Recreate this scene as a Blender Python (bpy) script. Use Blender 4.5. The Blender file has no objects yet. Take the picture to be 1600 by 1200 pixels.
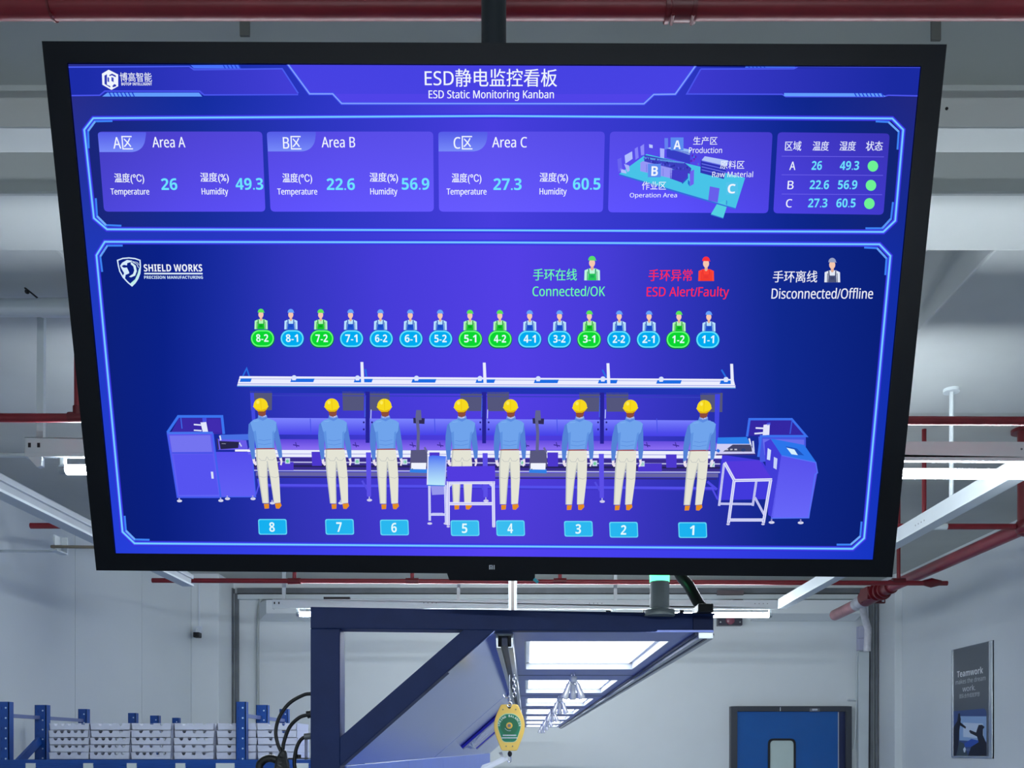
import bpy, bmesh, math, random
from mathutils import Vector, Matrix, Euler
random.seed(7)
S = bpy.context.scene
COL = S.collection
PI = math.pi

# ------------------------------------------------------------------ camera, world, exposure
F, CX, CY, CZ = 1380.0, 822.0, 1172.0, 1.65        # focal length and principal point (1600x1200), eye height
cam_d = bpy.data.cameras.new('camera')
cam_d.sensor_width = 36.0
cam_d.lens = F / 1600 * 36.0
cam_d.shift_x = -(CX - 800) / 1600
cam_d.shift_y = (CY - 600) / 1600
cam_d.clip_start = .02
cam = bpy.data.objects.new('camera', cam_d)
COL.objects.link(cam)
cam.location = (0, 0, CZ)
cam.rotation_euler = (PI / 2, 0, 0)
S.camera = cam
w = bpy.data.worlds.new('room_air'); S.world = w; w.use_nodes = True
w.node_tree.nodes['Background'].inputs[0].default_value = (.6, .7, .8, 1)
w.node_tree.nodes['Background'].inputs[1].default_value = .15
S.view_settings.view_transform = 'Standard'
S.view_settings.look = 'None'
S.view_settings.exposure = 0.0
S.view_settings.gamma = 1.0
S.view_settings.use_curve_mapping = False
try:
    S.cycles.use_denoising = True
    S.cycles.max_bounces = 10
    S.cycles.diffuse_bounces = 6
    S.cycles.sample_clamp_indirect = 6
except Exception:
    pass
TUBE_POWER = 108.0
PANEL_POWER = 4.6


def at(px, py, Y):
    return Vector(((px - CX) / F * Y, Y, CZ + (CY - py) / F * Y))


def H(h):
    return CZ + h


def lin(c):
    return tuple(((v / 255) / 12.92 if v / 255 <= .04045 else ((v / 255 + .055) / 1.055) ** 2.4) for v in c)


# ------------------------------------------------------------------ materials
MATS = {}


def mat(name, rgb, rough=.5, metal=0.0, noise=0.0, nscale=8.0, spec=.5, emit=None, power=0.0, bump=0.0, coat=0.0, stretch=None, trans=0.0):
    if name in MATS:
        return MATS[name]
    m = bpy.data.materials.new(name); m.use_nodes = True
    nt = m.node_tree; b = nt.nodes['Principled BSDF']
    c = lin(rgb) + (1,)
    b.inputs['Base Color'].default_value = c
    b.inputs['Roughness'].default_value = rough
    b.inputs['Metallic'].default_value = metal
    b.inputs['Specular IOR Level'].default_value = spec
    if coat:
        b.inputs['Coat Weight'].default_value = coat
        b.inputs['Coat Roughness'].default_value = .25
    if trans:
        b.inputs['Transmission Weight'].default_value = trans
    if emit:
        b.inputs['Emission Color'].default_value = lin(emit) + (1,)
        b.inputs['Emission Strength'].default_value = power
    if noise or bump:
        tc = nt.nodes.new('ShaderNodeTexCoord')
        n = nt.nodes.new('ShaderNodeTexNoise'); n.inputs['Scale'].default_value = nscale; n.inputs['Detail'].default_value = 4
        if stretch:
            mp = nt.nodes.new('ShaderNodeMapping'); mp.inputs['Scale'].default_value = stretch
            nt.links.new(tc.outputs['Object'], mp.inputs[0]); nt.links.new(mp.outputs[0], n.inputs['Vector'])
        else:
            nt.links.new(tc.outputs['Object'], n.inputs['Vector'])
        if noise:
            r = nt.nodes.new('ShaderNodeValToRGB')
            r.color_ramp.elements[0].position = .3; r.color_ramp.elements[1].position = .7
            r.color_ramp.elements[0].color = tuple(v * (1 - noise) for v in c[:3]) + (1,)
            r.color_ramp.elements[1].color = tuple(min(1, v * (1 + noise)) for v in c[:3]) + (1,)
            nt.links.new(n.outputs['Fac'], r.inputs[0]); nt.links.new(r.outputs[0], b.inputs['Base Color'])
        if bump:
            bp = nt.nodes.new('ShaderNodeBump'); bp.inputs['Strength'].default_value = bump; bp.inputs['Distance'].default_value = .01
            nt.links.new(n.outputs['Fac'], bp.inputs['Height']); nt.links.new(bp.outputs[0], b.inputs['Normal'])
    MATS[name] = m
    return m


def pixel_material():
    """What a lit display shows: each face gives off the colour stored on it."""
    m = bpy.data.materials.new('display_pixels'); m.use_nodes = True
    nt = m.node_tree; nt.nodes.clear()
    a = nt.nodes.new('ShaderNodeAttribute'); a.attribute_name = 'pix'
    e = nt.nodes.new('ShaderNodeEmission'); e.inputs[1].default_value = 1.0
    o = nt.nodes.new('ShaderNodeOutputMaterial')
    nt.links.new(a.outputs['Color'], e.inputs[0]); nt.links.new(e.outputs[0], o.inputs[0])
    return m


def print_material():
    """Ink on a printed sheet: colour stored on the faces, matt reflection."""
    m = bpy.data.materials.new('printed_ink'); m.use_nodes = True
    nt = m.node_tree; b = nt.nodes['Principled BSDF']; b.inputs['Roughness'].default_value = .4
    a = nt.nodes.new('ShaderNodeAttribute'); a.attribute_name = 'pix'
    nt.links.new(a.outputs['Color'], b.inputs['Base Color'])
    return m


WALL = mat('painted_wall', (226, 231, 232), .45, noise=.03, nscale=1.5)
PANELW = mat('coated_wall_panel', (220, 226, 228), .36, noise=.02, nscale=1.2, coat=.3)
CEIL = mat('ceiling_paint', (184, 187, 182), .8, noise=.05, nscale=2.5, bump=.05)
BEAMM = mat('beam_paint', (190, 194, 192), .75, noise=.04, nscale=3)
FLOORM = mat('epoxy_floor', (150, 158, 160), .4, noise=.05)
REDP = mat('red_pipe_paint', (122, 22, 34), .42, noise=.12, nscale=14)
REDM = mat('red_fitting_paint', (98, 13, 24), .38, noise=.12, nscale=20)
WHITEM = mat('white_painted_steel', (205, 213, 215), .42, noise=.03, nscale=6)
GREYM = mat('galvanised_steel', (120, 124, 126), .45, .6, noise=.12, nscale=10)
DARKS = mat('grey_steel_channel', (112, 116, 120), .5, .3, noise=.15, nscale=6)
TVB = mat('tv_black', (5, 10, 20), .34, noise=.2, nscale=5, spec=.16)
TVD = mat('tv_back_black', (12, 13, 16), .6)
NAVY = mat('navy_powder_coat', (26, 46, 98), .5, noise=.08, nscale=30, bump=.08, spec=.22)
NAVYP = mat('glossy_blue_panel', (160, 176, 242), .18, .85, noise=.06, nscale=2)
BLUEB = mat('blue_back_board', (112, 146, 250), .35, noise=.03)
UNDER = mat('canopy_underside', (132, 148, 222), .34, .35, noise=.05, nscale=4)
ALU = mat('aluminium', (178, 184, 192), .28, .9, noise=.04, nscale=20, stretch=(20, 1, 20))
ALUD = mat('aluminium_slot', (38, 44, 66), .4, .5)
CHROME = mat('chrome', (240, 242, 246), .2, .85)
WHITEP = mat('white_plastic', (224, 230, 238), .4)
TRAYM = mat('white_tray_plastic', (216, 220, 234), .42, noise=.02)
RACKB = mat('rack_blue', (6, 70, 150), .38, noise=.08, nscale=12)
HOLE = mat('punched_hole', (205, 218, 235), .5)
BLACK = mat('black_rubber', (14, 16, 20), .42, noise=.2)
BLACKP = mat('black_plastic', (20, 22, 28), .4)
DOORB = mat('door_blue', (2, 88, 166), .22, noise=.03)
DOORF = mat('door_frame_grey', (66, 70, 78), .4, .3)
GLASS = mat('door_window_pane', (196, 212, 206), .08, noise=.02)
LAMP = mat('lit_tube', (255, 255, 255), .5, emit=(236, 246, 254), power=TUBE_POWER)
LEDP = mat('lit_led_panel', (255, 255, 255), .5, emit=(240, 246, 255), power=PANEL_POWER)
GREENL = mat('lit_green_lens', (40, 240, 140), .3, emit=(90, 255, 170), power=2.8)
YEL = mat('balancer_yellow', (255, 212, 100), .35, noise=.03)
PIX = pixel_material()
INK = print_material()


# ------------------------------------------------------------------ mesh building
class MB:
    def __init__(self):
        self.v = []; self.f = []; self.m = []; self.c = None; self.mats = []

    def mi(self, material):
        if material not in self.mats:
            self.mats.append(material)
        return self.mats.index(material)

    def face(self, pts, material, cols=None):
        n = len(self.v)
        self.v += [tuple(p) for p in pts]
        self.f.append(tuple(range(n, n + len(pts)))); self.m.append(self.mi(material))
        if cols is not None or self.c is not None:
            if self.c is None:
                self.c = []
            self.c += [(0, 0, 0, 1)] * (n - len(self.c)) + list(cols)
        return self

    def hull(self, bottom, top, material):
        """two matching loops joined by side faces and capped"""
        n = len(self.v); k = len(bottom); i = self.mi(material)
        self.v += [tuple(p) for p in bottom] + [tuple(p) for p in top]
        self.f.append(tuple(range(n + k - 1, n - 1, -1))); self.m.append(i)
        self.f.append(tuple(range(n + k, n + 2 * k))); self.m.append(i)
        for j in range(k):
            q = (j + 1) % k
            self.f.append((n + j, n + q, n + k + q, n + k + j)); self.m.append(i)
        return self

    def box(self, a, b, material):
        x0, y0, z0 = (min(p, q) for p, q in zip(a, b)); x1, y1, z1 = (max(p, q) for p, q in zip(a, b))
        return self.hull([(x0, y0, z0), (x1, y0, z0), (x1, y1, z0), (x0, y1, z0)],
                         [(x0, y0, z1), (x1, y0, z1), (x1, y1, z1), (x0, y1, z1)], material)

    def prism(self, pts, d, material):
        d = Vector(d)
        return self.hull([Vector(p) for p in pts], [Vector(p) + d for p in pts], material)

    def bar(self, a, b, wid, hei, material, up=(0, 0, 1)):
        a, b = Vector(a), Vector(b); d = (b - a).normalized(); up = Vector(up)
        if abs(d.dot(up)) > .99:
            up = Vector((0, 1, 0))
        s = d.cross(up).normalized(); u = s.cross(d).normalized()
        c = [s * (wid / 2 * i) + u * (hei / 2 * j) for i, j in ((-1, -1), (1, -1), (1, 1), (-1, 1))]
        return self.hull([a + q for q in c], [b + q for q in c], material)

    def tube(self, pts, r, material, n=14, cap=True):
        pts = [Vector(p) for p in pts]; rs = r if isinstance(r, (list, tuple)) else [r] * len(pts)
        base = len(self.v); i = self.mi(material); prev = None
        for k, p in enumerate(pts):
            if k == 0: d = pts[1] - pts[0]
            elif k == len(pts) - 1: d = pts[-1] - pts[-2]
            else: d = (pts[k + 1] - p).normalized() + (p - pts[k - 1]).normalized()
            if d.length < 1e-9: d = pts[min(k + 1, len(pts) - 1)] - pts[max(0, k - 1)]
            if d.length < 1e-9: d = Vector((0, 0, 1))
            d.normalize()
            if prev is None:
                ref = Vector((0, 0, 1)) if abs(d.z) < .9 else Vector((1, 0, 0))
                s = d.cross(ref).normalized()
            else:
                s = (prev - d * prev.dot(d)).normalized()
            prev = s; u = d.cross(s)
            for j in range(n):
                a = 2 * PI * j / n
                self.v.append(tuple(p + (s * math.cos(a) + u * math.sin(a)) * rs[k]))
        for k in range(len(pts) - 1):
            for j in range(n):
                q = (j + 1) % n
                self.f.append((base + k * n + j, base + k * n + q, base + (k + 1) * n + q, base + (k + 1) * n + j)); self.m.append(i)
        if cap:
            self.f.append(tuple(base + j for j in reversed(range(n)))); self.m.append(i)
            e = base + (len(pts) - 1) * n
            self.f.append(tuple(e + j for j in range(n))); self.m.append(i)
        return self

    def ball(self, c, r, material, sc=(1, 1, 1)):
        c = Vector(c); prof = [(-math.cos(PI * k / 10), math.sin(PI * k / 10)) for k in range(11)]
        base = len(self.v); i = self.mi(material); n = 16
        for z, q in prof:
            for j in range(n):
                a = 2 * PI * j / n
                self.v.append((c.x + r * sc[0] * q * math.cos(a), c.y + r * sc[1] * q * math.sin(a), c.z + r * sc[2] * z))
        for k in range(10):
            for j in range(n):
                q = (j + 1) % n
                self.f.append((base + k * n + j, base + k * n + q, base + (k + 1) * n + q, base + (k + 1) * n + j)); self.m.append(i)
        return self

    def build(self, name, parent=None, local=False, smooth=False, bevel=0.0, label=None):
        me = bpy.data.meshes.new(name)
        off = Vector((0, 0, 0))
        if parent is not None and not local:
            q = parent
            while q is not None:
                off += q.location; q = q.parent
        me.from_pydata([tuple(Vector(p) - off) for p in self.v], [], self.f)
        for m_ in self.mats: me.materials.append(m_)
        me.polygons.foreach_set('material_index', self.m)
        if self.c is not None:
            self.c += [(0, 0, 0, 1)] * (len(self.v) - len(self.c))
            at_ = me.color_attributes.new('pix', 'FLOAT_COLOR', 'POINT')
            at_.data.foreach_set('color', [x for c in self.c for x in c])
        me.validate()
        bm = bmesh.new(); bm.from_mesh(me)
        if self.c is None:
            bmesh.ops.remove_doubles(bm, verts=bm.verts, dist=1e-6)
            bmesh.ops.recalc_face_normals(bm, faces=bm.faces)
        bm.to_mesh(me); bm.free()
        if smooth:
            me.polygons.foreach_set('use_smooth', [True] * len(me.polygons))
            try: me.set_sharp_from_angle(angle=math.radians(38))
            except Exception: pass
        o = bpy.data.objects.new(name, me); COL.objects.link(o)
        if parent is not None: o.parent = parent
        if bevel:
            bv = o.modifiers.new('edge', 'BEVEL'); bv.width = bevel; bv.segments = 2; bv.limit_method = 'ANGLE'; bv.angle_limit = math.radians(40)
        if label: o['label'] = label
        return o


def tag(o, label, cat, group=None, kind=None):
    o['label'] = label; o['category'] = cat
    if group: o['group'] = group
    if kind: o['kind'] = kind
    return o


def thing(name, label, cat, loc=(0, 0, 0), group=None):
    o = bpy.data.objects.new(name, None); o.empty_display_size = .05
    COL.objects.link(o); o.location = loc
    return tag(o, label, cat, group)


def struct(o, label, cat):
    return tag(o, label, cat, kind='structure')


def copy_tree(o, parent=None):
    c = o.copy(); COL.objects.link(c)
    if parent is not None: c.parent = parent
    for ch in list(o.children): copy_tree(ch, c)
    return c


def arc(c, r, a0, a1, n, ax, ay):
    c, ax, ay = Vector(c), Vector(ax), Vector(ay)
    return [c + ax * (r * math.cos(a0 + (a1 - a0) * k / n)) + ay * (r * math.sin(a0 + (a1 - a0) * k / n)) for k in range(n + 1)]


def spline(pts, n=8):
    pts = [Vector(p) for p in pts]; out = []
    P = [pts[0]] + pts + [pts[-1]]
    for i in range(1, len(P) - 2):
        for k in range(n):
            t = k / n; a, b, c, d = P[i - 1], P[i], P[i + 1], P[i + 2]
            out.append(.5 * ((2 * b) + (c - a) * t + (2 * a - 5 * b + 4 * c - d) * t * t + (3 * b - a - 3 * c + d) * t ** 3))
    out.append(pts[-1]); return out


_TX = {}


def sans(s, heavy=False):
    """the upright sans-serif letter forms of the built-in typeface"""
    o = ''
    for c in s:
        if 'A' <= c <= 'Z': o += chr((0x1D5D4 if heavy else 0x1D5A0) + ord(c) - 65)
        elif 'a' <= c <= 'z': o += chr((0x1D5EE if heavy else 0x1D5BA) + ord(c) - 97)
        elif '0' <= c <= '9': o += chr((0x1D7EC if heavy else 0x1D7E2) + ord(c) - 48)
        else: o += c
    return o


def glyphs(s, bold=0.0):
    """outline of a line of writing as 2-D verts and faces, scaled to a unit box"""
    k = (s, bold >= .02)
    if k not in _TX:
        cu = bpy.data.curves.new('writing', 'FONT'); cu.body = sans(s, bold >= .02); cu.resolution_u = 3
        o = bpy.data.objects.new('writing', cu); COL.objects.link(o)
        dg = bpy.context.evaluated_depsgraph_get()
        me = bpy.data.meshes.new_from_object(o.evaluated_get(dg))
        v = [(p.co.x, p.co.y) for p in me.vertices]; f = [tuple(p.vertices) for p in me.polygons]
        x0 = min(p[0] for p in v); x1 = max(p[0] for p in v); y0 = min(p[1] for p in v); y1 = max(p[1] for p in v)
        _TX[k] = ([((x - x0) / (x1 - x0), (y - y0) / (y1 - y0)) for x, y in v], f, (x1 - x0) / (y1 - y0))
        bpy.data.objects.remove(o); bpy.data.curves.remove(cu); bpy.data.meshes.remove(me)
    return _TX[k]


# ------------------------------------------------------------------ the room
XL, XR, YB, YF = -3.47, 3.90, 9.60, -5.0
HC, HS, HT = 1.83, 1.57, 1.53                     # ceiling, side soffits and cross beam above eye height
struct(MB().box((XL - .2, YF, -.1), (XR + .2, YB + .6, 0), FLOORM).build('floor'), 'grey epoxy floor of the workshop', 'floor')
struct(MB().box((XL - .2, YF, H(HC)), (XR + .2, YB + .6, H(HC) + .12), CEIL).build('ceiling'), 'off-white painted concrete ceiling', 'ceiling')
mb = MB()
y = YF
while y < YB:
    y1 = min(YB + .6, y + 1.18)
    if y1 > YB: y1 = YB + .6
    mb.box((XL - .1, y, 0), (XL, y1 - .006, H(HC)), PANELW); y = y1
mb.box((XL - .2, YF, 0), (XL - .09, YB + .6, H(HC)), PANELW)
struct(mb.build('wall_left'), 'pale coated panel wall on the left with faint vertical seams', 'wall')
struct(MB().box((XR, YF, 0), (XR + .2, YB + .6, H(HC)), WALL).build('wall_right'), 'pale wall on the right behind the teamwork poster', 'wall')
struct(MB().box((XL - .2, YF - .2, 0), (XR + .2, YF, H(HC)), WALL).build('wall_front'), 'pale wall behind the viewer', 'wall')
struct(MB().box((XL - .2, YB + .02, 0), (XR + .2, YB + .6, H(HC)), WALL).build('wall_back'), 'pale end wall holding the blue door', 'wall')

# columns in the two far corners
YC = 9.15
mb = MB().box((XL, YC, 0), (-3.185, YB + .02, H(HC)), WALL)
struct(mb.build('column_left', bevel=.006), 'white square column in the far left corner', 'column')
mb = MB().box((3.82, YC, 0), (XR, YB + .02, H(HC)), WALL)
struct(mb.build('column_right', bevel=.006), 'white square column in the far right corner', 'column')
# steel portal set into the end wall
mb = MB()
x0, x1 = at(362, 0, YB).x, at(1369, 0, YB).x
zt, zb = at(0, 920, YB).z, at(0, 928, YB).z
for xa, s in ((x0, 1), (x1, -1)):
    mb.box((xa, YB - .05, 0), (xa + s * .028, YB + .02, zt), DARKS)
    mb.box((xa + s * .028, YB - .02, 0), (xa + s * .042, YB + .02, zb), WHITEM)
    mb.box((xa + s * .042, YB - .035, 0), (xa + s * .075, YB + .02, zb), DARKS)
mb.box((x0 + .075, YB - .05, zb), (x1 - .075, YB + .02, zt), DARKS)
struct(mb.build('trim_1'), 'grey steel channel frame lining the end wall', 'trim')
# white cable trough running under the channel
mb = MB()
a, b = at(362, 931, YB), at(1369, 931, YB)
mb.box((a.x + .08, YB - .05, at(0, 937, YB).z), (b.x - .08, YB + .02, at(0, 930, YB).z), WHITEM)
struct(mb.build('trim_2'), 'white ledge below the grey channel on the end wall', 'trim')

# ceiling beams
def soffit(x0, x1, y0, y1, h, name, label):
    struct(MB().box((x0, y0, H(h)), (x1, y1, H(HC) + .01), BEAMM).build(name, bevel=.008), label, 'beam')
soffit(XL, XR, 2.43, 2.71, HT, 'ceiling_beam', 'white concrete cross beam above the screen')
soffit(1.47, XR, 2.71, 4.12, HS, 'ceiling_beam', 'wide white lowered soffit at upper right')
soffit(XL, -1.47, 2.71, 4.12, HS, 'ceiling_beam', 'wide white lowered soffit at upper left')
mb = MB().box((XL, 2.0, H(1.41)), (XR, 2.085, H(1.495)), BEAMM)
o = mb.build('steel_cross_channel', bevel=.003)
h_ = MB()
p = at(1479, 170, 2.0)
h_.tube([(p.x, 1.9985, p.z), (p.x, 2.002, p.z)], .0035, BLACK).build('screw_hole', o)
tag(o, 'grey green steel box channel running wall to wall behind the top red pipe', 'steel channel')

# ------------------------------------------------------------------ television
TVC = Vector((-.0507, 1.344, CZ + .646)); TVR = Euler((1.80487, .01015, -.00823))
TW, TH = 1.22, 1.22 * 9 / 16
TVM = Matrix.Translation(TVC) @ TVR.to_matrix().to_4x4(); TVI = TVM.inverted()


def scr(px, py):
    """a spot on the display, in the display's own metres (u right, v up)"""
    o = TVI @ Vector((0, 0, CZ)); d = (TVI.to_3x3() @ Vector(((px - CX) / F, 1, (CY - py) / F)))
    t = -o.z / d.z
    return (o.x + d.x * t, o.y + d.y * t)


tv = thing('television', 'large black wall-size television hung from a pole, showing a purple monitoring dashboard', 'television', TVC)
tv.rotation_euler = TVR
BZ, BT, BB = .033, .0265, .0275
X0, X1, Y0, Y1 = -TW / 2 - BZ, TW / 2 + BZ, -TH / 2 - BB, TH / 2 + BT
mb = MB().box((X0 + .003, Y0 + .003, -.03), (X1 - .003, Y1 - .003, -.004), TVD)
mb.box((-.42, -.26, -.055), (.42, .2, -.03), TVD)
mb.build('back_shell', tv, local=True, bevel=.004)
mb = MB()
zf = .004
for (a, b) in (((X0, Y0), (-TW / 2, Y1)), ((TW / 2, Y0), (X1, Y1)), ((-TW / 2, TH / 2), (TW / 2, Y1)), ((-TW / 2, Y0), (TW / 2, -TH / 2))):
    mb.box((a[0], a[1], -.012), (b[0], b[1], zf), TVB)
mb.build('bezel', tv, local=True)
mb = MB()
u0, v0 = scr(706, 899); u1, v1 = scr(836, 899)
mb.hull([(u0 - .004, Y0 - .011, -.02), (u1, Y0 - .011, -.02), (u1, Y0 + .001, -.02), (u0 - .008, Y0 + .001, -.02)],
        [(u0 - .004, Y0 - .011, .003), (u1, Y0 - .011, .003), (u1, Y0 + .001, .003), (u0 - .008, Y0 + .001, .003)], TVB)
sb = mb.build('sensor_bar', tv, local=True, bevel=.001)
mb = MB()
mb.bar((u1 - .004, Y0 - .006, .0), (u1 + .005, Y0 - .013, .004), .005, .004, mat('teal_plastic', (20, 140, 160), .4))
mb.build('indicator_tab', sb, local=True, label='small teal tab at the right end of the sensor bar')
# maker's mark on the lower bezel
mb = MB()
LOGO = mat('logo_silver', (200, 205, 215), .3)
c0 = scr(764.5, 891); c1 = scr(773, 886)
lw, lh = c1[0] - c0[0], .0068; lx, ly = c0[0], -TH / 2 - .0205
for (a, b, c, d) in ((0, 0, .17, 1), (.17, .82, .62, 1), (.5, 0, .67, .86), (.27, 0, .4, .62), (.83, 0, 1, 1)):
    mb.box((lx + a * lw, ly + b * lh, zf), (lx + c * lw, ly + d * lh, zf + .0006), LOGO)
mb.build('maker_mark', tv, local=True, label='small silver two-letter mark on the lower bezel')


# ---- display contents
def mix(a, b, t):
    t = max(0., min(1., t)); return tuple(x + (y_ - x) * t for x, y_ in zip(a, b))


def ramp(stops, x):
    if x <= stops[0][0]: return stops[0][1]
    for (xa, ca), (xb, cb) in zip(stops, stops[1:]):
        if x <= xb: return mix(ca, cb, (x - xa) / (xb - xa))
    return stops[-1][1]


def edge(c):
    return lin(c) + (1,)


def ell(cx, cy, rx, ry, n=20, a0=0, a1=2 * PI):
    return [(cx + rx * math.cos(a0 + (a1 - a0) * k / n), cy + ry * math.sin(a0 + (a1 - a0) * k / n)) for k in range(n if abs(a1 - a0 - 2 * PI) < 1e-6 else n + 1)]


def rnd(poly, r, n=5):
    out = []; k = len(poly)
    for i in range(k):
        p, a, b = Vector(poly[i]), Vector(poly[i - 1]), Vector(poly[(i + 1) % k])
        ri = r[i] if isinstance(r, (list, tuple)) else r
        if ri <= 0: out.append(tuple(p)); continue
        ra = min(ri, (a - p).length / 2); rb = min(ri, (b - p).length / 2)
        q0 = p + (a - p).normalized() * ra; q1 = p + (b - p).normalized() * rb
        for j in range(n + 1):
            t = j / n; out.append(tuple(q0 * (1 - t) ** 2 + p * 2 * t * (1 - t) + q1 * t * t))
    return out


class SC(MB):
    """pictures on the display: flat coloured areas lying a hair apart on the glass"""
    def __init__(self, z=1):
        super().__init__(); self.z = z; self.tf = lambda x, y: (x, y)

    def P(self, x, y_):
        u, v = scr(*self.tf(x, y_)); return (u, v, self.z * .00012)

    def up(self, k=1):
        self.z += k; return self

    def poly(self, pts, col):
        if callable(col):
            q = [self.tf(*p) for p in pts]
            return self.face([self.P(*p) for p in pts], PIX, [edge(col(*p)) for p in q])
        return self.face([self.P(*p) for p in pts], PIX, [edge(col)] * len(pts))

    def rect(self, x0, y0, x1, y1, col):
        return self.poly([(x0, y0), (x1, y0), (x1, y1), (x0, y1)], col)

    def vgrad(self, pts, top, bot):
        ys = [p[1] for p in pts]; a, b = min(ys), max(ys)
        return self.face([self.P(*p) for p in pts], PIX, [edge(mix(top, bot, (p[1] - a) / (b - a))) for p in pts])

    def fill(self, pts, col, n=24):
        """convex area filled in upright strips, coloured by a function of place"""
        xs = [p[0] for p in pts]; a, b = min(xs) + 1e-3, max(xs) - 1e-3
        cut = sorted(set([a, b] + [a + (b - a) * k / n for k in range(1, n)] + [min(b, max(a, p[0])) for p in pts]))

        def span(x):
            ys = []
            for i in range(len(pts)):
                (xa, ya), (xb, yb) = pts[i - 1], pts[i]
                if (xa <= x <= xb or xb <= x <= xa) and abs(xb - xa) > 1e-9:
                    ys.append(ya + (yb - ya) * (x - xa) / (xb - xa))
            return (min(ys), max(ys)) if ys else (pts[0][1], pts[0][1])
        for xa, xb in zip(cut, cut[1:]):
            (t0, b0), (t1, b1) = span(xa), span(xb)
            for k in range(4):
                q = [(xa, t0 + (b0 - t0) * k / 4), (xb, t1 + (b1 - t1) * k / 4), (xb, t1 + (b1 - t1) * (k + 1) / 4), (xa, t0 + (b0 - t0) * (k + 1) / 4)]
                self.face([self.P(*p) for p in q], PIX, [edge(col(*p)) for p in q])
        return self

    def stroke(self, pts, wd, col, closed=False, col2=None):
        pts = [Vector(p) for p in pts]; k = len(pts); L = []; R = []
        for i in range(k):
            a = pts[i - 1] if (closed or i > 0) else None
            b = pts[(i + 1) % k] if (closed or i < k - 1) else None
            p = pts[i]
            d0 = (p - a).normalized() if a is not None else (b - p).normalized()
            d1 = (b - p).normalized() if b is not None else d0
            n0 = Vector((-d0.y, d0.x)); n1 = Vector((-d1.y, d1.x)); m = (n0 + n1)
            if m.length < 1e-6: m = n0
            m.normalize(); sc = 1 / max(.45, m.dot(n0))
            L.append(p + m * wd / 2 * sc); R.append(p - m * wd / 2 * sc)
        for i in range(k if closed else k - 1):
            j = (i + 1) % k
            q = [L[i], L[j], R[j], R[i]]
            cc = [edge(col)] * 4 if not col2 else [edge(col), edge(col), edge(col2), edge(col2)]
            self.face([self.P(*p) for p in q], PIX, cc)
        return self

    def text(self, s, x0, y0, x1, y1, col, bold=0.0, col2=None):
        """one line of writing fitted to an ink box"""
        v, f, _ = glyphs(s, bold)
        cjk = any(ord(c) > 0x2E80 for c in s)
        if bold >= 0 and (cjk or bold < .02):        # a second pass a hair to the side thickens the strokes
            d_ = max(.32, bold * 18); self.text(s, x0 + d_, y0, x1 + d_, y1, col, -1); x0 -= d_ * .2
        a, b = scr(*self.tf(x0, y1)), scr(*self.tf(x1, y1)); c = scr(*self.tf((x0 + x1) / 2, y0)); d = scr(*self.tf((x0 + x1) / 2, y1))
        hh = c[1] - d[1]; n = len(self.v); i = self.mi(PIX)
        if self.c is None: self.c = []
        self.c += [(0, 0, 0, 1)] * (n - len(self.c))
        for x, yy in v:
            self.v.append((a[0] + (b[0] - a[0]) * x, a[1] + (b[1] - a[1]) * x + hh * yy, self.z * .00012))
            self.c.append(edge(mix(col2, col, yy)) if col2 else edge(col))
        for q in f:
            self.f.append(tuple(n + j for j in q)); self.m.append(i)
        return self

    def put(self, name, label=None):
        return self.build(name, screen, local=True, label=label)


def bg_out(x, y_):
    top = ramp([(110, (40, 46, 138)), (300, (18, 44, 156)), (500, (44, 54, 196)), (770, (74, 64, 224)), (1050, (48, 56, 200)), (1250, (14, 38, 140)), (1440, (34, 40, 128))], x)
    bot = ramp([(150, (34, 62, 214)), (450, (56, 64, 234)), (770, (86, 68, 244)), (1100, (58, 62, 234)), (1390, (18, 52, 190))], x)
    mid = ramp([(130, (30, 58, 190)), (450, (50, 58, 206)), (770, (80, 66, 232)), (1100, (46, 54, 204)), (1420, (16, 44, 160))], x)
    return mix(top, mid, (y_ - 150) / 250) if y_ < 400 else mix(mid, bot, (y_ - 400) / 440)


def bg_in(x, y_):
    c = ramp([(150, (12, 32, 122)), (250, (10, 32, 134)), (350, (26, 44, 162)), (450, (50, 54, 190)), (600, (70, 60, 216)), (800, (84, 64, 230)), (950, (70, 60, 214)), (1100, (42, 50, 178)), (1220, (16, 40, 142)), (1400, (8, 30, 118))], x)
    return mix(c, tuple(v * .93 for v in c), (y_ - 600) / 250)


def bg_bar(x, y_):
    return ramp([(140, (26, 38, 122)), (300, (22, 44, 150)), (500, (44, 54, 192)), (770, (72, 62, 222)), (1050, (46, 54, 196)), (1250, (12, 38, 138)), (1400, (18, 36, 116))], x)


mb = SC(0)
G = 32
for i in range(G):
    for j in range(18):
        q = [(-TW / 2 + TW * (i + a) / G, -TH / 2 + TH * (j + b) / 18) for a, b in ((0, 0), (1, 0), (1, 1), (0, 1))]
        # outer background colour by place on the display
        cols = []
        for u, v in q:
            yy = 483 - v / TH * 764; xx = 771 + u / TW * (1257 - (yy - 483) * .2)
            cols.append(edge(bg_out(xx, yy)))
        mb.face([(u, v, 0) for u, v in q], PIX, cols)
screen = mb.build('screen', tv, local=True)

W_ = (240, 246, 255)
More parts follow.
